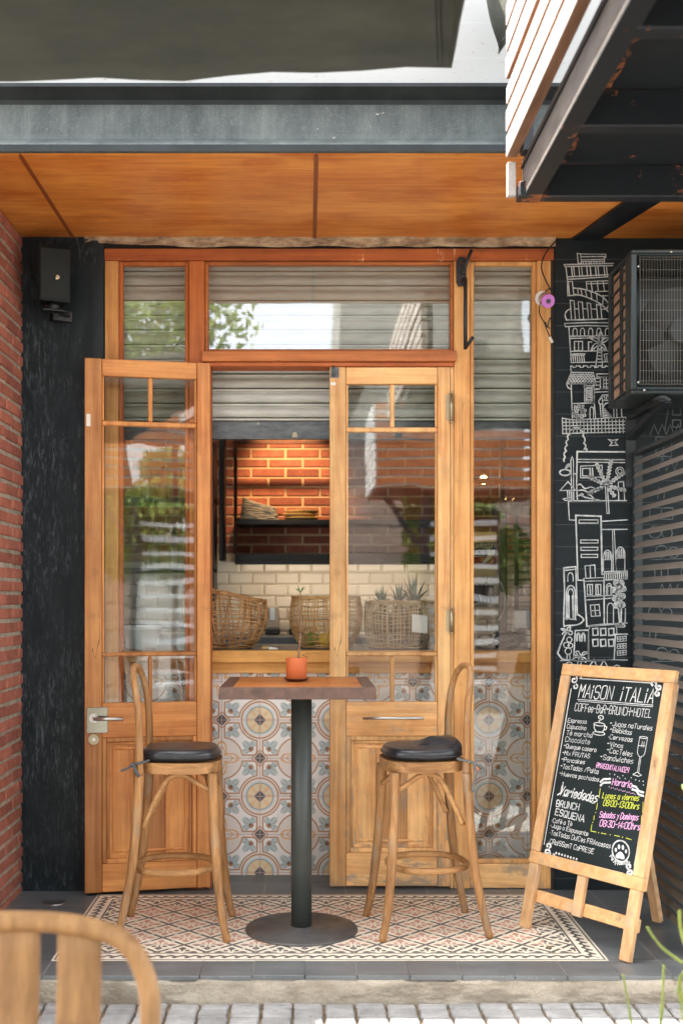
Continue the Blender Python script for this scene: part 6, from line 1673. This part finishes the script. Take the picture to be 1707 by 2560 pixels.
# small things on the porch floor
dr0 = D(126, 2071, 0.0 + 5.33); q = Vector((SX(126 * K, 5.33), 5.33, -.003)); fd = thing('floor_drain', 'round steel floor drain in the slate beside the open door', 'drain', q)
m = MB(); m.lathe([(.052, .0005), (.052, .004), (.046, .005), (.043, .003), (.005, .0035)], q, 28); m.build('ring', STEEL, fd)
q = Vector((SX(1373, 4.64), 4.64, -.002)); m = MB(); P5 = [q + Vector((a, b, c)) for a, b, c in ((-.014, 0, .002), (-.004, .008, .006), (.006, .003, .003), (.014, .006, .007), (.008, -.006, .004), (-.002, -.004, .002))]
m.prism(P5, (0, 0, .001)); tag(m.build('fallen_leaf', pm('dry_leaf', rgb(150, 128, 80), .8)), 'small dry fallen leaf on the dark slate floor near the easel sign', 'leaf')
# ================================================================ ACROSS THE STREET (seen in the glass)
def leaves(m, c, r, n, s, rnd, sq=(1, 1, 1)):
    for k in range(n):
        d = Vector((rnd.gauss(0, 1), rnd.gauss(0, 1), rnd.gauss(0, 1))).normalized() * (rnd.random() ** .45) * r
        p = c + Vector((d.x * sq[0], d.y * sq[1], d.z * sq[2])); u = Vector((rnd.gauss(0, 1), rnd.gauss(0, 1), rnd.gauss(0, 1))).normalized(); w = u.orthogonal().normalized(); z = s * rnd.uniform(.6, 1.3)
        m.face([m.v(p - u * z), m.v(p + w * z * .45), m.v(p + u * z), m.v(p - w * z * .45)])
def tree(label, x, y, h, r, seed):
    rnd = random.Random(seed); t = thing('street_tree', label, 'tree', (x, y, -.106), 0, 'trees across the street')
    m = MB(); top = Vector((x + rnd.uniform(-.2, .2), y, h * .62)); m.tube(cr([Vector((x, y, -.106)), Vector((x + .06, y, h * .3)), top], 6), [.15, .11, .07], 10)
    cs = []
    for k in range(9):
        a = 2 * PI * k / 9 + rnd.uniform(-.3, .3); e = top + Vector((math.cos(a) * r * rnd.uniform(.35, .8), math.sin(a) * r * rnd.uniform(.35, .8), rnd.uniform(-.3, .9) * r * .8)); cs.append(e)
        st0 = Vector((x + .05, y, h * rnd.uniform(.35, .6))); m.tube(cr([st0, st0.lerp(e, .5) + Vector((0, 0, .15)), e], 5), [.05, .03, .012], 7)
    m.build('trunk', BARK, t); m = MB()
    for e in cs + [top]: leaves(m, e, r * rnd.uniform(.32, .55), 420, .085, rnd, (1, 1, .75))
    m.build('crown', LEAFM, t, recalc=False)
tree('leafy street tree across the street, nearest to the left', -2.7, -5.2, 8.2, 1.9, 1); tree('tall leafy tree across the street further left', -6.2, -6.8, 6.0, 2.4, 2); tree('small leafy tree across the street between the buildings', -1.75, -7.6, 4.9, 1.15, 3); tree('slim leafy tree at the right side across the street', 2.5, -5.0, 3.4, 1.0, 4); tree('broad leafy tree at the far right across the street', 6.6, -4.6, 5.2, 2.2, 9)
tree('tree reaching over the street behind the umbrella', -2.4, -3.4, 3.6, 1.0, 6)
ob_ = thing('white_building', 'greyish white rendered building across the street with dark windows', 'building', (4.4, -9, -.1))
m = MB(); m.box(.55, 3.6, -12, -7.4, -.11, 8.2); m.build('wall', pm('greyed_white_render', rgb(150, 148, 142), .85, c2=rgb(126, 124, 120), nscale=3), ob_)
for i in range(1):
    for j in range(2):
        m = MB(); x = 1.7 + i * 2.6; z = 1.0 + j * 3.2; m.box(x, x + 1.3, -7.42, -7.38, z, z + 1.6, .01); w_ = m.build('window', LOUVD, ob_); m = MB(); m.box(x + .06, x + 1.24, -7.377, -7.37, z + .06, z + 1.54); m.build('pane', BAGM, w_)
m = MB(); m.box(.5, 3.7, -7.55, -7.25, 8.2, 8.45, .02); m.build('cornice', WHITEWALL, ob_)
gw = thing('garden_wall', 'low white garden wall across the street under the trees', 'wall', (-6, -7.9, -.1))
m = MB(); m.box(-14, .5, -8.3, -8.1, -.11, 2.2); m.build('masonry', WHITEWALL, gw); m = MB(); m.box(-14, .5, -8.35, -8.05, 2.2, 2.28, .01); m.build('coping', CONC, gw)
hb = thing('far_house', 'pale grey house behind the garden wall across the street', 'building', (-9, -14, -.1))
m = MB(); m.box(-14, -5.2, -17, -12.5, -.11, 4.6); m.build('wall', pm('pale_grey_render', rgb(196, 190, 182), .8), hb); m = MB(); m.box(-14.2, -5.0, -17.2, -12.3, 4.6, 4.8, .02); m.build('roof', CONC, hb)
m = MB(); m.box(-8.5, -7.2, -12.52, -12.47, 1.2, 2.8, .01); m.build('window', LOUVD, hb)
sb = thing('slatted_box_balcony', 'slatted timber balcony box across the street on a dark post', 'balcony', (2, -4.5, 2.9))
for k in range(9):
    z = 2.95 + .125 * k
    m = MB(); m.box(.90, .925, -5.6, -3.62, z, z + .085, .002); m.build('side_slat', WHITEWALL, sb)
    m = MB(); m.box(.93, 3.2, -3.64, -3.60, z + .004, z + .095, .002); m.build('front_slat', W_RAIL, sb)
for k in range(5):
    m = MB(); m.box(.93, 3.2, -3.95 - .38 * k, -3.645 - .38 * k, 2.90, 2.93, .002); m.build('floor_plank', W_TRIM, sb)
m = MB(); m.box(1.52, 1.64, -4.0, -3.88, -.106, 2.899, .004); m.build('post', BLACKST, sb); m = MB(); m.bar((1.5, -3.94, 2.2), (1.05, -3.94, 2.88), .07, .07); m.build('brace', BLACKST, sb)
fs_ = thing('slatted_fence', 'fence of pale horizontal slats across the street beside the dark post', 'fence', (1.9, -4.1, -.106))
for k in range(12):
    m = MB(); m.box(1.66, 2.6, -4.0, -3.97, .25 + .2 * k, .32 + .2 * k, .002); m.build('slat', WHITEWALL, fs_)
m = MB(); m.box(2.55, 2.62, -4.04, -4.001, -.106, 2.7); m.build('fence_post', BLACKST, fs_)
pw = thing('plank_wall', 'pinkish grey board wall across the street below the slatted box', 'wall', (3, -6.4, -.1))
m = MB()
for k in range(16): m.box(.28, 5.2, -6.5, -6.4 + (k % 2) * .004, -.1 + .21 * k, .105 + .21 * k, .004)
m.build('boards', pm('pinkish_grey_boards', rgb(186, 168, 156), .8, c2=rgb(150, 130, 118), nscale=4, stretch=(.4, 1, 3)), pw)
lp = thing('utility_pole', 'tall grey utility pole across the street', 'pole', (-1.45, -4.6, -.106)); m = MB(); m.tube([(-1.45, -4.6, -.106), (-1.45, -4.6, 7.5)], [.10, .07], 14); m.build('shaft', GREYST, lp); m = MB(); m.box(-2.1, -.8, -4.65, -4.55, 6.9, 7.0, .01); m.build('crossarm', BLACKST, lp)
# ================================================================ LIGHT, SKY, CAMERA
W = bpy.data.worlds.new('World'); SC.world = W; W.use_nodes = True
nt = W.node_tree; bg = nt.nodes['Background']
sk = nt.nodes.new('ShaderNodeTexSky'); sk.sky_type = 'NISHITA'; sk.sun_disc = False
EL, AZ = R(66), R(76)
sdir = Vector((-math.cos(EL) * math.sin(AZ), math.cos(EL) * math.cos(AZ), math.sin(EL)))
sk.sun_elevation = EL; sk.sun_rotation = math.atan2(sdir.x, sdir.y); sk.air_density = 1.0; sk.dust_density = 2.5; sk.ozone_density = 1.0
hs = nt.nodes.new('ShaderNodeHueSaturation'); hs.inputs['Saturation'].default_value = .28; nt.links.new(sk.outputs[0], hs.inputs['Color']); nt.links.new(hs.outputs[0], bg.inputs[0]); bg.inputs[1].default_value = .15
sl = bpy.data.lights.new('sun', 'SUN'); sl.energy = 3.9; sl.angle = R(.53); sl.color = (1, .955, .88)
so = bpy.data.objects.new('sun', sl); COL.objects.link(so); so.rotation_euler = sdir.to_track_quat('Z', 'Y').to_euler()
cam = bpy.data.cameras.new('camera'); co = bpy.data.objects.new('camera', cam); COL.objects.link(co)
co.location = (0, 0, CZ); co.rotation_euler = (R(90), 0, 0)
cam.sensor_fit = 'VERTICAL'; cam.sensor_height = 36; cam.lens = F / 2560 * 36; cam.shift_x = (853.5 - CX) / 2560; cam.shift_y = (CY - 1280) / 2560
cam.clip_end = 500; cam.clip_start = .05
cam.dof.use_dof = True; cam.dof.focus_distance = 5.05; cam.dof.aperture_fstop = 2.2
SC.camera = co
SC.view_settings.view_transform = 'Standard'; SC.view_settings.look = 'None'; SC.view_settings.gamma = 1; SC.view_settings.exposure = 3.1
SC.render.engine = 'CYCLES'; SC.cycles.use_denoising = True
SC.cycles.max_bounces = 10; SC.cycles.diffuse_bounces = 6; SC.cycles.glossy_bounces = 5; SC.cycles.transparent_max_bounces = 24
SC.cycles.caustics_reflective = False; SC.cycles.caustics_refractive = False; SC.cycles.sample_clamp_indirect = 6
